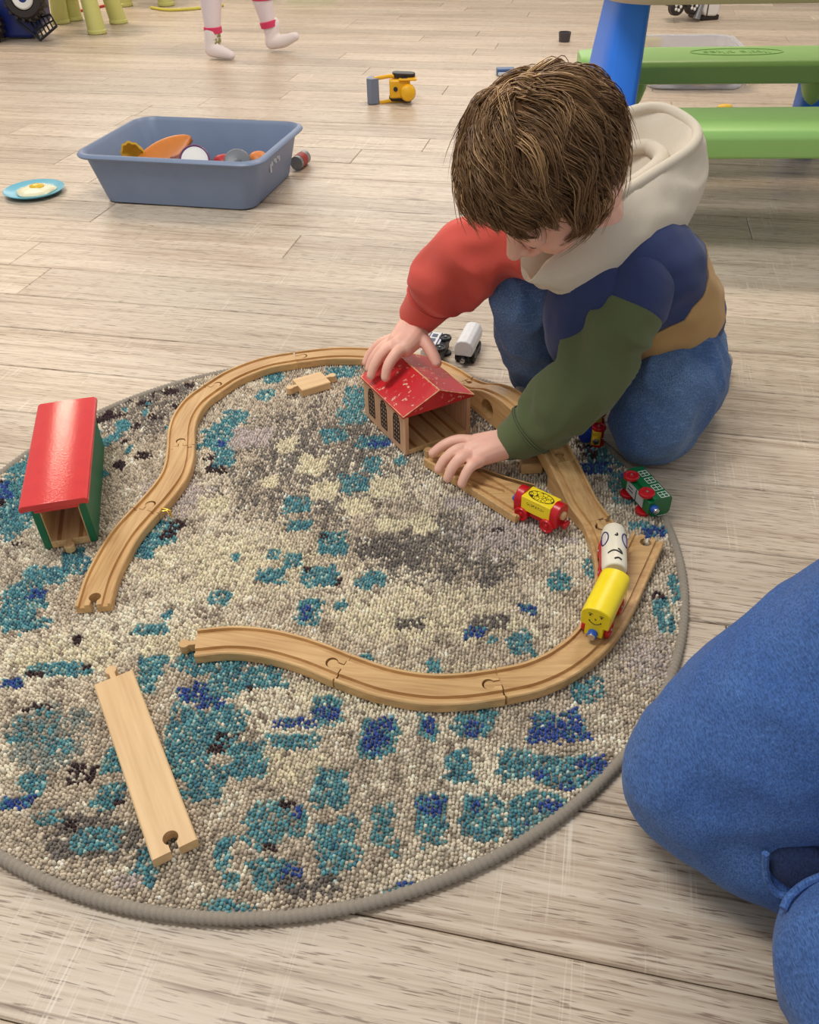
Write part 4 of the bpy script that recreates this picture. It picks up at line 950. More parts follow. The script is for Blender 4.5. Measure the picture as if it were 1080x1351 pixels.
band('hem_band', 0.0, .20, NAVY, -.003, caps=(True, False)); band('lower_panel', .20, .31, NAVY)
part_label(band('stripe_panel', .31, .55, TAN, .0015), 'tan stripe'); band('chest_panel', .55, 1.0, NAVY)
lf = MB()   # loose front of the sweatshirt hanging between the knees
chain(lf, [(.235, .965, .250, .058), (.238, .985, .200, .060), (.252, 1.01, .155, .056), (.268, 1.03, .120, .040)], 6, 20)
link('front_panel', organic(lf, .004, 8, None, lambda p: .004 * nz((p.x, p.y, p.z * .5), 38)), NAVY, hood_ie, True, 0, local=False)
# sleeves
sh = [(.262, 1.000, .262, .050), (.276, .970, .258, .0535), (.275, .950, .246, .0525), (.268, .938, .230, .0490)]
tube_cloth(sh, 30, 56, ringfold(2.9, .0012, 4.0)).build('shoulder', NAVY, hood_ie, True, 60, local=False)
ls = [(0.277, 0.952, 0.247, 0.0414), (0.269, 0.94, 0.234, 0.0493), (0.25, 0.925, 0.203, 0.0456), (0.226, 0.912, 0.152, 0.0418), (0.19, 0.913, 0.108, 0.0399), (0.166, 0.916, 0.08, 0.0348)]
o = tube_cloth(ls, 90, 56, ringfold(1.7, .0100, 5.0, .20, 1.0)).build('sleeve', GREENF, hood_ie, True, 60, local=False); part_label(o, 'olive green sleeve'); sleeve_l = o
lc = [(.168, .916, .082, .0355), (.160, .917, .074, .0345), (.148, .918, .064, .0310), (.140, .9185, .058, .0285), (.141, .9185, .0585, .0262), (.158, .917, .072, .0280)]
tube_cloth(lc, 40, 56, lambda t, a: .0006 * math.sin(a * 28) * (1 if .1 < t < .7 else 0)).build('cuff', GREENF, o, True, 60, local=False)
rs = [(.225, 1.030, .282, .050), (.175, 1.042, .286, .0525), (.128, 1.056, .276, .0450), (.088, 1.072, .250, .0500), (.056, 1.089, .210, .0465), (.040, 1.098, .184, .0370)]
o = tube_cloth(rs, 90, 56, ringfold(4.4, .0110, 5.0, .0, 1.0)).build('sleeve', REDF, hood_ie, True, 60, local=False); part_label(o, 'coral red sleeve')
rc_ = [(.041, 1.097, .186, .0350), (.036, 1.100, .176, .0345), (.026, 1.108, .158, .0312), (.018, 1.114, .145, .0288), (.0185, 1.1135, .146, .0262), (.034, 1.102, .172, .0285)]
tube_cloth(rc_, 40, 56, lambda t, a: .0006 * math.sin(a * 28) * (1 if .1 < t < .7 else 0)).build('cuff', REDF, o, True, 60, local=False)

def cuff_seam(p, d, r, material, par):
    d = Vector(d).normalized(); a = d.orthogonal().normalized(); b = d.cross(a)
    for off in (-.0012, .0016):
        MB().tube([tuple(Vector(p) + d * off + (a * math.cos(t) + b * math.sin(t)) * r) for t in np.linspace(0, 2 * math.pi, 49)], .0010, 6).build('cuff_seam', material, par, local=False)
cuff_seam((.163, .9165, .0775), (-.65, .05, -.62), .0366, GREENF, sleeve_l)
cuff_seam((.0385, 1.099, .181), (-.38, .21, -.75), .0366, REDF, o)
# hood lying open behind the neck: outer shell, rolled rim, inner lining
B_ = [(.184, .930, .257), (.242, .930, .272), (.310, .965, .285), (.358, 1.030, .300), (.368, 1.085, .305), (.335, 1.115, .300), (.270, 1.105, .300), (.205, 1.075, .300), (.160, 1.020, .290), (.150, .965, .272)]
M_ = [(.172, .918, .276), (.246, .930, .318), (.322, .985, .334), (.376, 1.048, .348), (.380, 1.108, .360), (.334, 1.140, .366), (.270, 1.135, .360), (.195, 1.085, .345), (.150, 1.020, .322), (.145, .955, .288)]
R_ = [(.150, .928, .280), (.216, .948, .348), (.288, 1.000, .370), (.352, 1.052, .388), (.366, 1.100, .400), (.330, 1.138, .413), (.272, 1.125, .405), (.205, 1.080, .375), (.165, 1.020, .340), (.142, .965, .302)]
I1 = [(.168, .944, .278), (.225, .970, .326), (.280, 1.010, .350), (.326, 1.052, .362), (.334, 1.088, .368), (.308, 1.110, .374), (.265, 1.098, .368), (.215, 1.062, .350), (.180, 1.015, .328), (.165, .970, .306)]
I2 = [(.195, .960, .285), (.235, .980, .300), (.270, 1.005, .312), (.296, 1.030, .318), (.298, 1.052, .320), (.282, 1.066, .322), (.256, 1.058, .320), (.228, 1.036, .314), (.208, 1.005, .305), (.196, .980, .295)]
def closed_curve(P, n=90):
    P = [np.array(p) for p in P]; m = len(P); out = []
    for i in range(n):
        s = i * m / n; k = int(s); t = s - k; a, b, c, d = (P[(k + j - 1) % m] for j in range(4))
        out.append(.5 * (2 * b + (c - a) * t + (2 * a - 5 * b + 4 * c - d) * t * t + (3 * b - a - 3 * c + d) * t ** 3))
    return out
keys = [closed_curve(k) for k in (B_, M_, R_, I1, I2)]
rows = []
for s in np.linspace(0, len(keys) - 1, 41):
    k = int(min(s, len(keys) - 1.001)); t = s - k
    a, b, c, d = (keys[max(0, min(len(keys) - 1, k + j - 1))] for j in range(4))
    ring = []
    for p0, p1, p2, p3 in zip(a, b, c, d):
        p = .5 * (2 * p1 + (p2 - p0) * t + (2 * p0 - 5 * p1 + 4 * p2 - p3) * t * t + (3 * p1 - p0 - 3 * p2 + p3) * t ** 3)
        f = 1 - abs(noise.noise(Vector((p[0] * 13, p[1] * 13, p[2] * 24)))) * 2.4 + .5 * noise.noise(Vector(p) * 55)
        v = Vector(p); dirn = Vector((v.x - .26, v.y - 1.01, .3)).normalized()
        ring.append(tuple(v + dirn * .0068 * f))
    rows.append(ring)
o = MB().loft(rows, (False, False)).build('hood', CREAM, hood_ie, True, 0, local=False); part_label(o, 'cream hood lying open')
rim = [Vector(p) for p in closed_curve(R_)]
rim = rim[7:62]
MB().tube([p + Vector((0, 0, .001)) for p in rim], [.0015 + .0055 * min(1, i / 8, (len(rim) - 1 - i) / 8) for i in range(len(rim))], 10).build('hood_rim', CREAM, o, True, 0, local=False)
# inner fold of the hood
fo = [(.255, 1.035, .342, .008), (.294, 1.045, .356, .010), (.326, 1.078, .369, .010), (.314, 1.108, .375, .010), (.272, 1.100, .374, .008)]
fm_ = MB(); chain(fm_, fo, 8, 16); link('hood_fold', fm_.mesh('hood_fold'), CREAM, hood_ie, True, 0, local=False)
# jeans
jb = MB()
jb.sphere((.362, 1.078, .100), (.084, .080, .066), 28, 18)
chain(jb, [(.372, 1.042, .114, .074), (.360, .990, .100, .072), (.336, .952, .062, .057)], 8, 26)
chain(jb, [(.338, .950, .053, .051), (.356, .978, .051, .052), (.398, 1.036, .050, .049), (.432, 1.086, .047, .043)], 8, 24)
chain(jb, [(.335, 1.108, .130, .072), (.262, 1.088, .178, .062), (.185, 1.064, .200, .052), (.166, 1.058, .198, .048)], 8, 26)
chain(jb, [(.166, 1.058, .195, .047), (.180, 1.080, .140, .0475), (.196, 1.105, .085, .046), (.204, 1.118, .060, .0445)], 8, 24)
def denim_fold(p):
    f = 1 - abs(noise.noise(Vector((p.x * 22, p.y * 22, p.z * 14)))) * 2.1
    return .0066 * f + .0020 * noise.noise(p * 60)
jn = link('jeans', organic(jb, .004, 5, None, denim_fold), DENIMC, child, True, 0, local=False); part_label(jn, 'blue denim jeans')
cf = tube_cloth([(.199, 1.110, .078, .0478), (.203, 1.117, .062, .0482), (.206, 1.123, .048, .0480), (.206, 1.123, .048, .0445), (.203, 1.117, .060, .044)], 24, 48, lambda t, a: .0008 * math.sin(a * 3 + 1))
cf.build('turn_up', DENIMC, jn, True, 50, local=False)
from mathutils.bvhtree import BVHTree
def on_mesh(me, pts, lift):
    bt = BVHTree.FromPolygons([v.co.copy() for v in me.vertices], [tuple(p.vertices) for p in me.polygons]); out = []
    for p in pts:
        h, n_, i_, d_ = bt.find_nearest(Vector(p[:3])); out.append(h + n_ * lift)
    return out
seam_pts = catmull([(.412, 1.060, .150), (.402, 1.022, .100), (.398, 1.0, .065), (.388, .970, .035), (.376, .950, .016)], 14)
sp_ = on_mesh(jn.data, seam_pts, .0006)
sp_ = [p + Vector((.0015 * math.sin(i * 1.1), 0, .0012 * math.cos(i * 1.3))) for i, p in enumerate(sp_)]
part_label(MB().tube(sp_, [.0020 + .0008 * math.sin(i * .9) for i in range(len(sp_))], 8).build('side_seam', DENIMC, jn, local=False), 'puckered side seam')
sk = MB()
chain(sk, [(.432, 1.092, .037, .030), (.470, 1.138, .029, .028), (.506, 1.178, .023, .019)]); link('sock', organic(sk, .003, 4), SOCK, child, True, 0, local=False)
sk = MB()
chain(sk, [(.208, 1.128, .044, .031), (.196, 1.110, .036, .025), (.178, 1.080, .029, .017)]); link('sock', organic(sk, .003, 4), SOCK, child, True, 0, local=False)

# ---------------- hair
def hair_mat(name):
    m = bpy.data.materials.new(name); t = NT(m)
    a = t.add('ShaderNodeAttribute'); a.attribute_name = 'strand'
    t.link(t.ramp(a.outputs['Fac'], [(0.0, (96, 69, 46)), (.5, (134, 101, 69)), (.86, (166, 130, 90)), (1.0, (216, 178, 126))]), t.bsdf.inputs['Base Color'])
    t.bsdf.inputs['Roughness'].default_value = .42; t.bsdf.inputs['Specular IOR Level'].default_value = .35
    return m
def build_hair():
    wh = Vector((-.66, -.42, .60)).normalized()          # crown whorl
    C0 = Vector((-.006, 0, .014)); R0 = Vector((.081, .0715, .077))
    def surf(d, off): return C0 + Vector((d.x * (R0.x + off), d.y * (R0.y + off), d.z * (R0.z + off)))
    def scalp(d):
        # below this height no hair grows; the fringe starts high, the nape low
        lim = .44 if d.x > .55 else (.44 - (.55 - d.x) * 1.25)
        return d.z > max(lim, -.5)
    cap = MB(); rings = []
    for i in range(1, 19):
        th = math.radians(.4 + (i - 1) * 7.3); rings.append([])
        for j in range(48):
            ph = 2 * math.pi * j / 48
            d = Vector((math.sin(th) * math.cos(ph), math.sin(th) * math.sin(ph), math.cos(th)))
            lim = math.acos(max(-.45, min(.9, (.16 if d.x > .5 else .16 - (.5 - d.x) * .65)))); t2 = min(th, lim)
            d = Vector((math.sin(t2) * math.cos(ph), math.sin(t2) * math.sin(ph), math.cos(t2)))
            rings[-1].append(tuple(HM @ surf(d, .0075)))
    cap.loft(rings, (True, False)); cap.build('hair_base', mat('hair_dark', (84, 60, 40), .95, spec=.05), child, True, 0, local=False)
    V = []; Fc = []; A = []; rnd = random.Random(11); K = 9; guides = []
    while len(guides) < 430:
        d = Vector((rnd.gauss(0, 1), rnd.gauss(0, 1), rnd.gauss(0, 1))).normalized()
        if not scalp(d): continue
        if any((d - g0[0]).length < .055 for g0 in guides): continue
        c1 = noise.noise(d * 3.1); c2 = noise.noise(d * 7 + Vector((3, 1, 7)))
        L = rnd.uniform(.058, .088) * (1 + .2 * c1) * (1 - .38 * max(0, min(1, (d.x - .05) / .5))); path = []; cur = d.copy(); sw = .75 + .35 * c1 + rnd.gauss(0, .16)
        for k in range(K + 1):
            t = k / K; path.append(cur.copy())
            away = cur - wh; tan = away - cur * away.dot(cur)
            if tan.length < 1e-3: tan = cur.orthogonal()
            tan.normalize(); side = cur.cross(tan)
            bend = sw * (1 - .8 * t) + .75 * noise.noise(cur * 2.6 + Vector((9, 2, 4))) + .35 * math.sin(4 * t + 6 * c2)
            cur = (cur + (tan + side * bend).normalized() * (L / K) / .078).normalized()
        guides.append((d, path, .005 + .010 * max(0, c2 + .4) + rnd.uniform(0, .006), min(1, max(0, .45 + .5 * c1 + rnd.gauss(0, .10)))))
    for gd, path, lift, tone in guides:
        for q in range(23):
            j0 = Vector((rnd.gauss(0, 1), rnd.gauss(0, 1), rnd.gauss(0, 1))) * .062; stray = rnd.random() < .05
            lf_ = lift * rnd.uniform(.55, 1.25); w = rnd.uniform(.00045, .00085); kmax = K if rnd.random() < .75 else K - rnd.randint(1, 3)
            val = min(1, max(0, tone + rnd.gauss(0, .13) + (.3 if rnd.random() < .05 else 0))); ph = rnd.uniform(0, 6.3); pts = []
            for k in range(kmax + 1):
                t = k / K; dd = (path[k] + j0 * (1 - .72 * t) + Vector((math.sin(ph + 5 * t), math.cos(ph * 1.7 + 4 * t), 0)) * .012).normalized()
                off = .0035 + lf_ * math.sin(min(1, t * 1.25 + .15) * math.pi * .66) + (.013 * t * t if stray else 0)
                pts.append(HM @ surf(dd, off))
            base = len(V); m_ = len(pts) - 1
            for k, p in enumerate(pts):
                dd = (pts[min(k + 1, m_)] - pts[max(k - 1, 0)]).normalized(); a = dd.orthogonal().normalized(); b = dd.cross(a)
                ww = w * (1 - .8 * (k / m_) ** 2)
                for j in range(3):
                    an = 2.094 * j; V.append(tuple(p + (a * math.cos(an) + b * math.sin(an)) * ww)); A.append(val)
            for k in range(m_):
                for j in range(3):
                    o1 = base + k * 3; Fc.append((o1 + j, o1 + (j + 1) % 3, o1 + 3 + (j + 1) % 3, o1 + 3 + j))
    me = bpy.data.meshes.new('hair'); me.from_pydata(V, [], Fc); me.update()
    at = me.attributes.new('strand', 'FLOAT', 'POINT'); at.data.foreach_set('value', A)
    o = link('hair', me, hair_mat('brown_hair'), child, True, 0, local=False); o['kind'] = 'stuff'; part_label(o, 'tousled short brown hair')
build_hair()

# ------------------------------------------------------------------ kneeling adult, legs only
DENIMA = denim('adult_denim', (60, 96, 162), (90, 128, 188), 1.0)
adult = empty('person', (.45, .30, 0)); tag(adult, 'adult in blue jeans kneeling at the right edge, only the legs in view', 'person')
ab = MB()
chain(ab, [(.250, .395, .080, .076), (.290, .398, .115, .089), (.335, .400, .152, .100), (.42, .40, .23, .112), (.56, .38, .32, .12)], 8, 30)
chain(ab, [(.254, .388, .072, .070), (.300, .348, .062, .061), (.40, .300, .062, .060), (.58, .25, .06, .055)], 8, 26)
ab2 = MB()
chain(ab2, [(.316, .236, .078, .070), (.345, .232, .100, .080), (.44, .23, .17, .095), (.60, .27, .30, .115)], 8, 28)
chain(ab2, [(.316, .236, .070, .066), (.322, .180, .062, .060), (.40, .10, .06, .058)], 8, 28)
def adult_fold(p):
    f = 1 - abs(noise.noise(Vector((p.x * 9, p.y * 16, p.z * 16)))) * 2
    return .004 * f + .0012 * noise.noise(p * 45)
leg = MB()
chain(leg, [(.27, .392, .09, .045), (.42, .40, .23, .06), (.56, .38, .32, .08), (.60, .32, .33, .08), (.56, .26, .27, .07), (.34, .233, .09, .045)], 8, 16)
link('body', organic(leg, .006, 4), SKIN, adult, True, 0, local=False)
aj = link('jeans', organic(ab, .005, 8, None, adult_fold), DENIMA, adult, True, 0, local=False)
aj2 = link('jeans', organic(ab2, .005, 8, None, adult_fold), DENIMA, adult, True, 0, local=False)

DARKD = denim('denim_crease_shade', (34, 48, 84), (44, 60, 98), 1.0)  # darker denim with the shade of the crease in its colour
MB().sphere((0, 0, 0), (.026, .020, .007), 18, 10, frame((.283, .3015, .0985), (.9, -.35, .2), (-.40, -.78, .48))).build('painted_fold_shade', DARKD, aj, local=False)  # flattened dark ellipsoid added as painted shade in the knee crease
MB().tube([tuple(p) for p in catmull([(.2545, .3090, .106), (.2565, .3050, .092), (.2600, .2995, .080), (.2670, .2940, .074), (.2760, .2900, .078)], 6)], .0028, 8).build('fold_hem', DENIMA, aj, local=False)
MB().tube([tuple(p) for p in catmull([(.2560, .2720, .098), (.2625, .2790, .101), (.2740, .2850, .107), (.2900, .2890, .113)], 6)], .0030, 8).build('fold_hem', DENIMA, aj2, local=False)
# ------------------------------------------------------------------ grey tub of play food
def rrect(w, d, r, n=6):
    pts = []
    for cx, cy, a0 in ((w / 2 - r, d / 2 - r, 0), (-w / 2 + r, d / 2 - r, 90), (-w / 2 + r, -d / 2 + r, 180), (w / 2 - r, -d / 2 + r, 270)):
        pts += arc(cx, cy, r, a0, a0 + 90, n)
    return pts
bin_c = Vector((-.5105, 2.184, 0)); bin_x = Vector((.972, -.235, 0)).normalized()
tub = empty('storage_bin', bin_c, axes(bin_x, (0, 0, 1))); tag(tub, 'grey-blue plastic dish tub full of play food standing on the floor', 'bin')
GREY = mat('grey_blue_plastic', (126, 142, 170), .42, vary=(20, (112, 128, 158), .5), bump=(700, .06, .0005))
def rl(w, d, r, z): return [(x, y, z) for x, y in rrect(w, d, r)]
MB().loft([rl(.37, .28, .03, 0), rl(.39, .297, .035, .004), rl(.440, .335, .042, .106), rl(.446, .340, .042, .107), rl(.472, .360, .050, .110), rl(.476, .364, .051, .114), rl(.470, .358, .050, .119), rl(.452, .345, .045, .121), rl(.436, .330, .040, .112), rl(.386, .292, .033, .007), rl(.36, .27, .03, .005)], (True, True)).build('tub_shell', GREY, tub, True, 50)
sc_ = MB()
for k, (y, z, h) in enumerate(((-.045, .075, .030), (-.036, .082, .018), (-.020, .086, .016), (-.010, .082, .020), (.002, .086, .014), (.014, .080, .018))):
    sc_.box((.2105 + .235 * (z - .055) * .5, y, z), (.0016, .0085, h), Matrix.Rotation(.0, 4, 'Y'))
part_label(sc_.build('label_scraps', mat('label_scrap', (206, 208, 212), .7), tub, smooth=False), 'white scraps of a torn label')
def bl(x, y, z): return bin_c + bin_x * x + Vector((-bin_x.y, bin_x.x, 0)) * y + Vector((0, 0, z))
GRP = 'play food and dishes in the grey tub'
def toy(o, label, cat): return tag(o, label, cat, GRP)
# fluted yellow tart
n = 40; rings = []
for r, z in ((.020, 0), (.034, .020), (.036, .021), (.031, .022), (.018, .004)):
    rings.append([((r * (1 + (.045 if j % 4 < 2 else -.03) * (r > .02))) * math.cos(2 * math.pi * j / n), (r * (1 + (.045 if j % 4 < 2 else -.03) * (r > .02))) * math.sin(2 * math.pi * j / n), z) for j in range(n)])
toy(MB().loft(rings, mtx=frame((-.660, 2.205, .082), (.5, -.1, -.6), (-.55, -.75, .25))).build('toy_tart_case', mat('mustard_plastic', (242, 190, 60), .35), angle=60), 'fluted mustard-yellow tart case leaning in the grey tub', 'toy food')
# orange boat-shaped dish
rings = []
for t in np.linspace(0, 1, 14):
    w_ = .034 * math.sin(math.pi * min(1, .10 + t * .9)) ** .6 + .002; x = -.075 + .15 * t
    rings.append([(x, w_ * math.cos(a), .012 + .016 * math.sin(a) * (1 if math.sin(a) < 0 else .25)) for a in np.linspace(0, 2 * math.pi, 18, endpoint=False)])
toy(MB().loft(rings, mtx=frame((-.585, 2.185, .082), (.80, .25, .32), (.05, -.55, .8))).build('toy_bread', mat('orange_brown_plastic', (206, 124, 38), .4, vary=(40, (180, 96, 28), .5)), angle=60), 'long orange-brown toy loaf leaning in the grey tub', 'toy food')
# white lid with purple rim
m_ = frame((-.500, 2.115, .085), (1, .1, 0), (-.05, -.80, .55))
e = empty('toy_jar_lid', (-.500, 2.115, .085)); toy(e, 'round white lid with a purple rim standing in the grey tub', 'toy dish')
MB().lathe([(0, 0), (.033, 0), (.033, .004), (0, .0045)], 32, m_).build('disc', mat('white_plastic', (226, 224, 220), .4), e, local=False)
MB().lathe([(.0325, -.004), (.037, -.004), (.037, .005), (.0345, .0065), (.0325, .005)], 32, m_).build('rim', mat('purple_plastic', (112, 66, 108), .4), e, local=False)
# grey lid, red piece, orange ball and what lies below
m_ = frame((-.396, 2.110, .080), (1, .2, 0), (.05, -.72, .62))
e = empty('toy_pan_lid', (-.396, 2.110, .080)); toy(e, 'round dark grey lid near the right end of the grey tub', 'toy dish')
MB().lathe([(0, -.004), (.031, -.004), (.033, .002), (.030, .006), (.020, .009), (0, .010)], 28, m_).build('disc', mat('dark_grey_plastic', (104, 108, 116), .4), e, local=False)
MB().lathe([(0, .009), (.006, .009), (.008, .016), (0, .018)], 14, m_).build('knob', mat('dark_grey_plastic', (104, 108, 116), .4), e, local=False)
def lump(name, label, loc, r, rgb, k=.15):
    mb = MB(); mb.sphere((0, 0, 0), r, 20, 14)
    mb.v = [tuple(Vector(v) * (1 + k * noise.noise(Vector(v) * 60 + Vector(loc)))) for v in mb.v]
    o = mb.build(name, mat(name + '_col', rgb, .45, vary=(50, tuple(c * .8 for c in rgb), .5)), angle=0); o.location = loc
    return toy(o, label, 'toy food')
lump('toy_orange', 'orange toy fruit at the right end of the grey tub', (-.350, 2.150, .068), (.028, .026, .026), (222, 128, 52), .05)
lump('toy_tomato', 'red toy tomato beside the grey lid in the tub', (-.438, 2.160, .060), (.030, .028, .026), (186, 34, 36), .08)
lump('toy_sausage', 'dark brownish-red toy sausage between loaf and white lid', (-.545, 2.140, .055), (.030, .020, .040), (126, 56, 40), .15)
lump('toy_potato', 'brown toy potato at the left end of the grey tub', (-.680, 2.165, .050), (.030, .026, .030), (150, 104, 58), .15)
lump('toy_bun', 'pale toy bun low in the middle of the grey tub', (-.590, 2.130, .040), (.045, .040, .034), (206, 176, 120), .1)
lump('toy_aubergine', 'dark purple toy vegetable low in the grey tub', (-.470, 2.20, .036), (.055, .034, .030), (64, 40, 66), .1)
lump('toy_pepper', 'green toy pepper low at the back of the grey tub', (-.59, 2.235, .036), (.04, .030, .028), (70, 120, 48), .15)
# striped tin behind the tub
e = empty('toy_tin', (-.268, 2.330, 0)); tag(e, 'small silver tin with a red band behind the right end of the grey tub', 'toy tin')
mt = frame((-.268, 2.330, .018), (0, 0, 1), (.3, .95, 0))
MB().lathe([(0, -.03), (.0175, -.03), (.0175, .03), (.016, .032), (.013, .031), (0, .029)], 24, mt).build('can', mat('tin_grey', (150, 152, 150), .35, metal=.5), e, local=False)
MB().lathe([(.0176, -.018), (.0180, -.018), (.0180, .012), (.0176, .012)], 24, mt).build('label_band', mat('tin_red', (170, 50, 46), .5), e, local=False)

# ------------------------------------------------------------------ plate with toy fried egg
pc = Vector((-.932, 2.168, 0))
MBp = MB().lathe([(0, .001), (.050, .001), (.062, .005), (.073, .011), (.0745, .0125), (.073, .0135), (.060, .0080), (.049, .0045), (0, .004)], 48)
o = MBp.build('toy_plate', mat('sky_blue_plastic', (108, 182, 206), .3), angle=50); o.location = pc; tag(o, 'small sky-blue toy plate on the floor left of the grey tub', 'plate')
egg = empty('toy_fried_egg', pc + Vector((.004, 0, .0045))); tag(egg, 'toy fried egg with a yellow yolk lying on the blue plate', 'toy food')
n = 44; rings = []
for k, z in ((1, 0), (1.02, .003), (.93, .0068), (.7, .0085), (.4, .0110), (.05, .0125)):
    rings.append([(k * .046 * (1 + .16 * noise.noise(Vector((math.cos(2 * math.pi * j / n) * 1.5, math.sin(2 * math.pi * j / n) * 1.5, 2)))) * math.cos(2 * math.pi * j / n), k * .046 * (1 + .16 * noise.noise(Vector((math.cos(2 * math.pi * j / n) * 1.5, math.sin(2 * math.pi * j / n) * 1.5, 2)))) * math.sin(2 * math.pi * j / n), z + .0016 * noise.noise(Vector((j * .7, k * 5, 1)))) for j in range(n)])
MB().loft(rings).build('egg_white', mat('egg_white', (232, 228, 204), .35, vary=(60, (214, 208, 160), .5)), egg, angle=60)
MB().sphere((.002, .006, .0105), (.019, .017, .0075), 24, 12).build('yolk', mat('egg_yolk', (226, 184, 40), .3), egg)

# ------------------------------------------------------------------ toy loader lying on its side
YL = mat('loader_yellow', (236, 178, 24), .32); BK = mat('loader_black', (40, 32, 30), .45); GB = mat('blade_grey', (118, 126, 146), .4)
ld = empty('toy_loader', (-.005, 3.0, 0)); tag(ld, 'yellow toy loader with a grey blade tipped over on the floor', 'toy vehicle')
MB().box((.004, 3.002, .045), (.068, .054, .056)).build('cab', YL, ld, bevel=.006, local=False)
MB().lathe([(0, 0), (.022, 0), (.026, .006), (.026, .022), (.021, .034), (.010, .039), (0, .040)], 24, frame((.030, 2.985, .034), (1, 0, 0), (.42, -.85, .1))).build('engine_dome', YL, ld, local=False)
MB().lathe([(0, 0), (.007, 0), (.007, .002), (0, .002)], 16, frame((-.010, 2.9745, .046), (1, 0, 0), (0, -1, .1))).build('side_badge', BK, ld, local=False)
for z, x0 in ((.082, .018), (.012, .005)):
    pts = rrect(.075, .040, .017)
    MB().prism(pts, -.007, .007, Matrix.Translation((x0, 3.006, z)) @ Matrix.Rotation(.06, 4, 'Y')).build('crawler_track', BK, ld, bevel=.002, local=False)
MB().box((.030, 2.990, .0735), (.058, .046, .006), Matrix.Translation((0, 0, 0))).build('deck', YL, ld, bevel=.002, local=False)
MB().box((.020, 2.983, .0735), (.020, .016, .009)).build('vent', BK, ld, bevel=.002, local=False)
for z in (.080, .006):
    MB().tube([(.020, 2.998, z), (-.030, 2.995, z + .001), (-.072, 2.992, z - .004), (-.092, 2.990, max(.006, z - .010))], [.006, .006, .0058, .0055], 10).build('blade_arm', YL, ld, local=False)
bp2 = [(-.104, 2.982), (-.090, 2.972), (-.066, 2.980), (-.064, 2.990), (-.080, 2.998), (-.078, 3.016), (-.092, 3.020), (-.102, 3.006)]
MB().prism(bp2, .002, .078).build('blade', GB, ld, bevel=.0015, local=False)

# ------------------------------------------------------------------ small things on the floor behind
o = MB().lathe([(0, .0), (.0225, 0), (.0255, .030), (.0265, .036), (.0240, .036), (.0225, .028), (.0200, .004), (0, .003)], 28).build('toy_cup', mat('charcoal_plastic', (70, 66, 72), .4), angle=50); o.location = (.703, 3.955, 0); tag(o, 'small dark grey toy cup on the floor beyond the head', 'cup')
e = empty('toy_block', (.392, 3.36, 0)); tag(e, 'small blue toy piece with a silver edge just behind the hair', 'toy block')
MB().box((.392, 3.365, .012), (.065, .040, .022)).build('block', mat('steel_blue_plastic', (58, 92, 140), .35), e, bevel=.003, local=False)
MB().box((.380, 3.342, .008), (.034, .006, .010)).build('edge_strip', mat('pale_strip', (206, 218, 230), .3), e, bevel=.001, local=False)

# ------------------------------------------------------------------ picnic table
LIME = mat('lime_plastic', (152, 200, 116), .42, vary=(14, (140, 190, 104), .5), bump=(600, .08, .0005)); BLUEP = mat('royal_blue_plastic', (40, 126, 244), .4, bump=(600, .08, .0005)); SAND = mat('sand_plastic', (206, 184, 160), .5)
tb = empty('picnic_table', (.95, 2.05, 0), Matrix.Rotation(-.075, 3, 'Z')); tag(tb, 'child picnic table with lime green benches, blue legs and a sand-coloured top', 'table')
TW_ = wmat(tb)
def tl(p): return p
def bench(yc, name_text):
    w_, L_ = .185, 1.02; n = 1
    prof = [(-w_ / 2, -.042), (-w_ / 2 - .004, -.006), (-w_ / 2 + .006, .006), (-w_ / 2 + .022, .010), (w_ / 2 - .022, .010), (w_ / 2 - .006, .006), (w_ / 2 + .004, -.006), (w_ / 2, -.042), (w_ / 2 - .012, -.046), (-w_ / 2 + .012, -.046)]
    rings = []
    for x in np.linspace(-L_ / 2, L_ / 2, 25):
        k = 1 - max(0, (abs(x) - L_ / 2 + .09) / .09) ** 3 * .45
        rings.append([(x, yc + y * k, .24 + z) for y, z in prof])
    b = MB().loft(rings).build('bench', LIME, tb, angle=50, bevel=.003)
    return b
bn = bench(-.335, 1); bf = bench(.275, 1)
def logo(parent, x, y, z):
    ring = MB().tube([(x + .115 * math.cos(a), y + .040 * math.sin(a), z) for a in np.linspace(0, 2 * math.pi, 49)], .0012, 6)
    ring.build('logo_outline', LIME, parent)
    cu = bpy.data.curves.new('logo', 'FONT'); cu.body = 'little tikes'; cu.size = .042; cu.extrude = .0005; cu.align_x = 'CENTER'; cu.align_y = 'CENTER'
    t = bpy.data.objects.new('tmp', cu); COL.objects.link(t)
    dg = bpy.context.evaluated_depsgraph_get(); me = bpy.data.meshes.new_from_object(t.evaluated_get(dg)); bpy.data.objects.remove(t)
    me.transform(Matrix.Translation((x, y, z)) @ Matrix.Rotation(math.pi, 4, 'Z'))
    link('logo_lettering', me, LIME, parent, False)
logo(bn, .10, -.335, .2505); logo(bf, -.12, .275, .2505)
# tabletop with rounded edge, legs as flared panels
def tt(w, d, r, z): return [(x, y - .02, z) for x, y in rrect(w, d, r, 8)]
MB().loft([tt(1.00, .42, .07, .425), tt(1.04, .46, .09, .428), tt(1.06, .48, .10, .440), tt(1.04, .46, .09, .454), tt(.98, .40, .07, .458)]).build('tabletop', SAND, tb, angle=50)
for sx in (-1, 1):
    x = sx * .455; rings = []
    for t in np.linspace(0, 1, 13):
        z = .432 * (1 - t); wx = .036 + .008 * math.sin(math.pi * t); wy = .115 + .16 * t ** 1.6
        rings.append([(x + sx * .035 * t + wx * px_, -.03 + wy * py_, z) for px_, py_ in rrect(2, 2, .5, 4)])
    MB().loft(rings).build('leg', BLUEP, tb, angle=50)
for x in (-.455, .455): MB().box((x, -.03, .205), (.05, .62, .06)).build('bench_rail', BLUEP, tb, bevel=.012, seg=3)
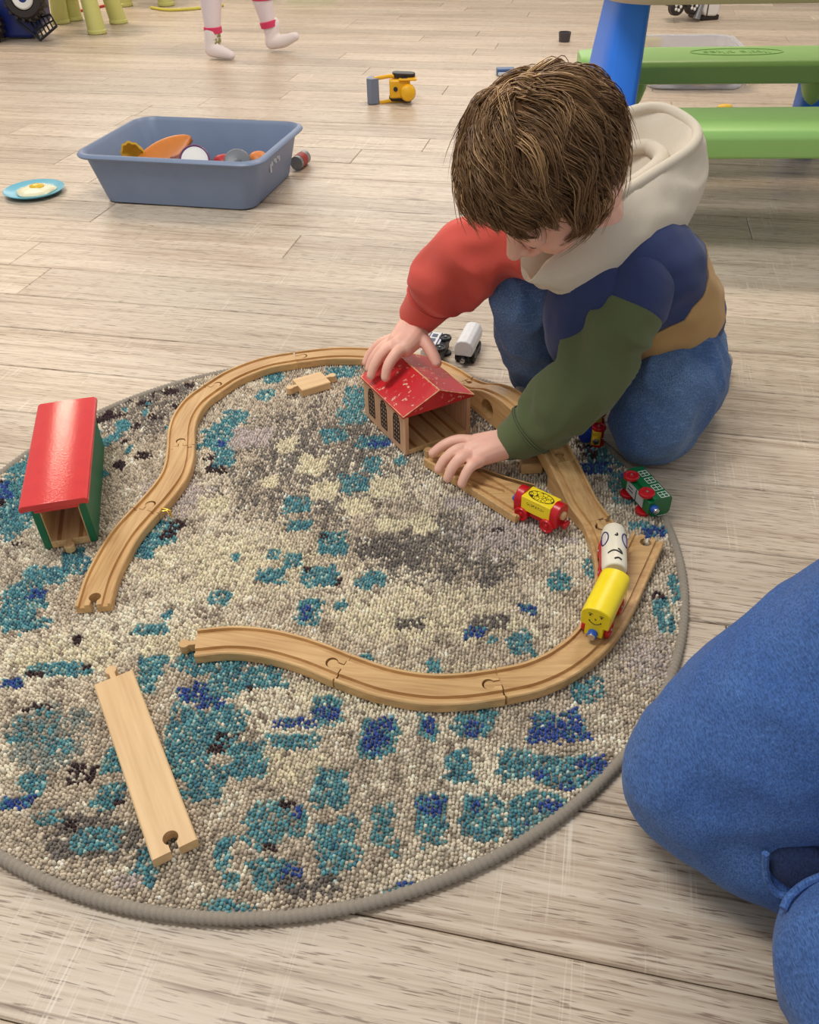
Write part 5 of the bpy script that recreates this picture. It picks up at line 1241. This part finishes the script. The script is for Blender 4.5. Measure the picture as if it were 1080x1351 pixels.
for x in (-.36, .09, .36):
    rings = [[(x + .03 * k * c, .275 + .055 * k * s, z) for c, s in arc(0, 0, 1, 0, 337.5, 15)] for k, z in ((1, .20), (.9, .17), (.6, .14), (.2, .125))]
    MB().loft(rings).build('gusset', LIME, tb)
MB().loft([[(.10 + .032 * px_ * k, .30 + .045 * py_ * k, z) for px_, py_ in rrect(2, 2, .5, 3)] for z, k in ((0, 1.1), (.06, 1.0), (.15, .95), (.2, 1.0))]).build('support', BLUEP, tb)

# ------------------------------------------------------------------ clear box of toys beyond the bench
cl = bpy.data.materials.new('clear_plastic'); t = NT(cl)
t.bsdf.inputs['Base Color'].default_value = lin((236, 238, 246)); t.bsdf.inputs['Roughness'].default_value = .22; t.bsdf.inputs['Transmission Weight'].default_value = .72; t.bsdf.inputs['IOR'].default_value = 1.2
bx = empty('clear_box', (1.03, 3.27, 0), Matrix.Rotation(-.12, 3, 'Z')); tag(bx, 'low clear plastic box with a few toys standing behind the green bench', 'box')
MB().loft([rl(.30, .42, .05, 0), rl(.31, .43, .05, .004), rl(.345, .47, .06, .085), rl(.37, .495, .065, .087), rl(.37, .495, .065, .092), rl(.338, .463, .058, .090), rl(.304, .424, .048, .007), rl(.28, .40, .045, .006)]).build('box_shell', cl, bx, angle=50)
GP2 = 'toys in the clear box'
def small(name, label, loc, dim, rgb, rz):
    o = MB().box((0, 0, dim[2] / 2), dim).build(name, mat(name + '_plastic', rgb, .4), bevel=.006, seg=3); o.location = loc; o.rotation_euler = (0, 0, rz); tag(o, label, 'toy block', GP2)
small('yellow_toy_brick', 'yellow toy brick on the floor just behind the clear box', (1.00, 3.72, 0), (.085, .05, .05), (226, 196, 60), .3)
small('dark_toy_brick', 'dark blue toy brick at the front left of the clear box', (.975, 3.11, .008), (.06, .035, .03), (52, 52, 78), .1)
small('tan_toy_brick', 'tan toy brick at the front of the clear box', (1.03, 3.10, .008), (.045, .04, .035), (206, 166, 96), .4)
small('brown_toy_brick', 'brown toy brick at the front right of the clear box', (1.10, 3.12, .008), (.06, .04, .03), (110, 84, 70), -.2)
o = MB().sphere((0, 0, .009), (.024, .014, .009), 14, 8).build('toy_crumb', mat('corn_yellow', (228, 184, 60), .5), angle=0); o.location = (1.02, 2.80, 0); tag(o, 'tiny yellow toy piece on the floor between the two green benches', 'toy piece')

# ------------------------------------------------------------------ white toy car far behind the table
wc = empty('toy_car', (1.40, 4.42, 0), Matrix.Rotation(.25, 3, 'Z')); tag(wc, 'white toy vehicle with black flower-hub wheels far behind the table', 'toy vehicle')
MB().loft([[(x, y, z) for x, z in ((-.045, .150), (-.07, .085), (-.01, .020), (.045, .016), (.062, .030), (.062, .150))] for y in (-.07, .07)]).build('body', mat('white_plastic', (226, 224, 220), .4), wc, bevel=.006)
MB().box((.025, 0, .011), (.085, .13, .020)).build('base', BK, wc, bevel=.004)
MB().box((-.003, -.072, .085), (.004, .003, .13)).build('panel_line', BK, wc)
for x in (-.155, -.075):
    m_ = frame((x, -.055, .062), (1, 0, 0), (0, -1, .1))
    w_ = MB().lathe([(0, -.02), (.026, -.02), (.034, -.014), (.034, .012), (.028, .018), (0, .018)], 22, m_).build('wheel', BK, wc)
    hb_ = MB()
    for a in range(5): hb_.sphere((.013 * math.cos(a * 1.2566), .013 * math.sin(a * 1.2566), .0185), (.007, .007, .002), 10, 6, m_)
    hb_.build('hub', mat('white_plastic', (226, 224, 220), .4), w_)
MB().box((-.115, 0, .072), (.10, .07, .03)).build('axle_block', BK, wc, bevel=.004)
MB().tube([(-.02, -.05, .15), (-.035, -.07, .08), (-.055, -.075, .012)], [.012, .011, .016], 12).build('prop_stand', mat('grey_metal', (140, 140, 142), .35, metal=.6), wc)

# ------------------------------------------------------------------ blue monster truck tipped at the left
tk = empty('toy_truck', (-1.70, 4.34, 0)); tag(tk, 'dark blue toy monster truck with a big black tyre at the top left corner', 'toy vehicle')
DB = mat('navy_plastic', (26, 44, 116), .35)
MB().loft([[(-1.86, y, .01), (-1.66, y, .004), (-1.60, y, .06), (-1.58, y, .20), (-1.66, y, .28), (-1.86, y, .28)] for y in (4.32, 4.46)]).build('body', DB, tk, bevel=.014, seg=3, local=False)
for loc, r in (((-1.635, 4.29, .165), .085), ((-1.83, 4.27, .07), .07)):
    m_ = frame(loc, (1, 0, 0), (.1, -1, .25))
    prof = [(r * .45, -.03), (r * .9, -.035), (r, -.02), (r, .02), (r * .9, .035), (r * .62, .035), (r * .55, .022), (r * .45, .022)]
    w_ = MB().lathe(prof, 30, m_).build('tyre', BK, tk, local=False)
    MB().lathe([(r * .24, .030), (r * .50, .036), (r * .56, .030), (r * .46, .022), (r * .24, .020)], 28, m_).build('rim', mat('white_plastic', (226, 224, 220), .4), w_, local=False)
    MB().lathe([(0, .016), (r * .24, .016), (r * .24, .028), (0, .030)], 20, m_).build('hub', DB, w_, local=False)
    tr_ = MB()
    for k in range(18):
        a = 2 * math.pi * k / 18; tr_.box((r * 1.01 * math.cos(a), r * 1.01 * math.sin(a), 0), (.012, .012, .05), m_)
    tr_.build('tread', BK, w_, local=False)
cg = MB(); p0 = Vector((-1.64, 4.30, .075)); p1 = Vector((-1.545, 4.30, .10)); q0 = Vector((-1.60, 4.25, .008)); q1 = Vector((-1.515, 4.26, .060))
for k in range(6): cg.tube([p0.lerp(p1, k / 5), q0.lerp(q1, k / 5)], .004, 6)
cg.tube([q0, q1], .006, 6); cg.tube([p0, p1], .005, 6); cg.tube([p0.lerp(q0, .5), p1.lerp(q1, .5)], .004, 6)
cg.tube([(-1.70, 4.30, .08), q0], .005, 6); cg.build('roll_cage', PBLACK, tk, local=False)

# ------------------------------------------------------------------ lime stools
OLV = mat('pale_lime_plastic', (210, 208, 128), .45, vary=(12, (198, 196, 112), .5))
def stool(center, legs, label):
    e = empty('stool', (center[0], center[1], 0)); tag(e, label, 'stool', 'lime stools at the back')
    for x, y in legs:
        d = Vector((center[0] - x, center[1] - y, 0)) * .28
        MB().loft([[(x + d.x * t + r * math.cos(a), y + d.y * t + r * math.sin(a), z) for a in np.linspace(0, 2 * math.pi, 20, endpoint=False)] for r, z, t in ((.040, 0, 0), (.0445, .004, 0), (.0445, .014, 0), (.041, .018, .02), (.036, .16, .5), (.030, .31, 1))]).build('leg', OLV, e, local=False)
    MB().lathe([(0, .30), (.15, .30), (.17, .31), (.172, .325), (.16, .335), (0, .330)], 32, Matrix.Translation((center[0], center[1], 0))).build('seat', OLV, e, local=False)
stool((-1.50, 4.60), [(-1.395, 4.43), (-1.365, 4.70), (-1.66, 4.74), (-1.62, 4.44 + .38)], 'pale lime plastic stool beside the blue truck, three legs showing')
stool((-1.42, 5.33), [(-1.47, 5.24), (-1.24, 5.22), (-1.28, 5.45), (-1.56, 5.45)], 'pale lime plastic stool at the very back near the walking child')
rp_ = MB().tube([tuple(p) for p in catmull([(-1.75, 5.02, .006), (-1.66, 5.08, .006), (-1.58, 5.22, .006), (-1.50, 5.30, .006)], 8)], .006, 8).build('red_rope', mat('red_rope', (196, 66, 56), .7)); tag(rp_, 'short red rope lying on the floor behind the stool', 'rope')
rp_ = MB().tube([tuple(p) for p in catmull([(-1.30, 5.12, .007), (-1.18, 5.02, .007), (-1.02, 5.06, .007), (-.92, 5.14, .007)], 8)], .007, 8).build('yellow_rope', mat('yellow_rope', (214, 204, 90), .7)); tag(rp_, 'yellow rope on the floor by the far stool', 'rope')
o = MB().box((-.47, 5.42, .03), (.26, .12, .06)).build('foam_block', mat('bright_green_foam', (110, 190, 40), .7), bevel=.01); tag(o, 'bright green foam block lying far back near the top edge', 'block')
o = MB().box((-.72, 5.44, .03), (.14, .12, .06)).build('foam_block', mat('teal_foam', (24, 110, 110), .7), bevel=.01); tag(o, 'teal foam block beside the bright green one far back', 'block')

# ------------------------------------------------------------------ walking child in the background (legs in view)
wk = empty('person', (-.62, 3.80, 0)); tag(wk, 'child walking past in the background, only white socks and leggings in view', 'person')
LEGG = fabric('white_leggings', (228, 218, 222), (216, 186, 196), .4, 24, 700); PINK = fabric('pink_band', (214, 66, 104), (190, 50, 88), .4, 60, 700); SKW = fabric('white_sock', (232, 222, 220), (222, 200, 200), .4, 40, 700)
lb = MB()
A1 = [(-.735, 3.80, .05, .026), (-.735, 3.80, .11, .032), (-.728, 3.81, .20, .043), (-.71, 3.82, .30, .048), (-.66, 3.84, .48, .062), (-.60, 3.86, .58, .085)]
A2 = [(-.515, 3.90, .055, .026), (-.525, 3.90, .11, .031), (-.540, 3.90, .20, .042), (-.545, 3.89, .30, .047), (-.56, 3.87, .48, .062), (-.58, 3.86, .58, .085)]
chain(lb, A1, 6, 18); chain(lb, A2, 6, 18)
chain(lb, [(-.748, 3.79, .034, .027), (-.715, 3.775, .026, .023), (-.672, 3.757, .016, .0145)]); chain(lb, [(-.520, 3.90, .036, .026), (-.470, 3.885, .040, .022), (-.420, 3.87, .058, .015)])
link('body', organic(lb, .005, 4), LEGG, wk, True, 0, local=False)
for A, sgn in ((A1, 1), (A2, 1)):
    p = Vector(A[0][:3]).lerp(Vector(A[1][:3]), .85); d = (Vector(A[1][:3]) - Vector(A[0][:3])).normalized()
    MB().lathe([(.031, -.012), (.0355, -.010), (.036, .010), (.031, .012)], 24, frame(p, d.orthogonal(), d)).build('cuff_band', PINK, wk, local=False)
p = Vector(A2[2][:3]); MB().lathe([(.040, -.014), (.0455, -.010), (.0465, .010), (.042, .014)], 24, Matrix.Translation(p)).build('knee_stripe', PINK, wk, local=False)
for q in ([(-.750, 3.788, .036, .0295), (-.714, 3.773, .027, .0250), (-.668, 3.755, .017, .016)], [(-.520, 3.899, .037, .0285), (-.470, 3.884, .041, .0240), (-.416, 3.868, .059, .0165)]):
    s_ = MB(); chain(s_, q, 6, 18); a = Vector(q[0][:3]); chain(s_, [(a.x, a.y, a.z, .029), (a.x + .012, a.y + .006, a.z + .06, .0315)])
    link('sock', organic(s_, .004, 4), SKW, wk, True, 0, local=False)
fl = MB()
for k in range(26):
    a = random.uniform(3.6, 6.0); z = random.uniform(.045, .095); fl.sphere((-.737 + .0305 * math.cos(a), 3.798 + .0305 * math.sin(a), z), .0045, 8, 6)
part_label(fl.build('sock_flowers', mat('flower_print', (196, 140, 90), .7, vary=(300, (120, 150, 80), .9)), wk, local=False), 'little flowers on the sock')
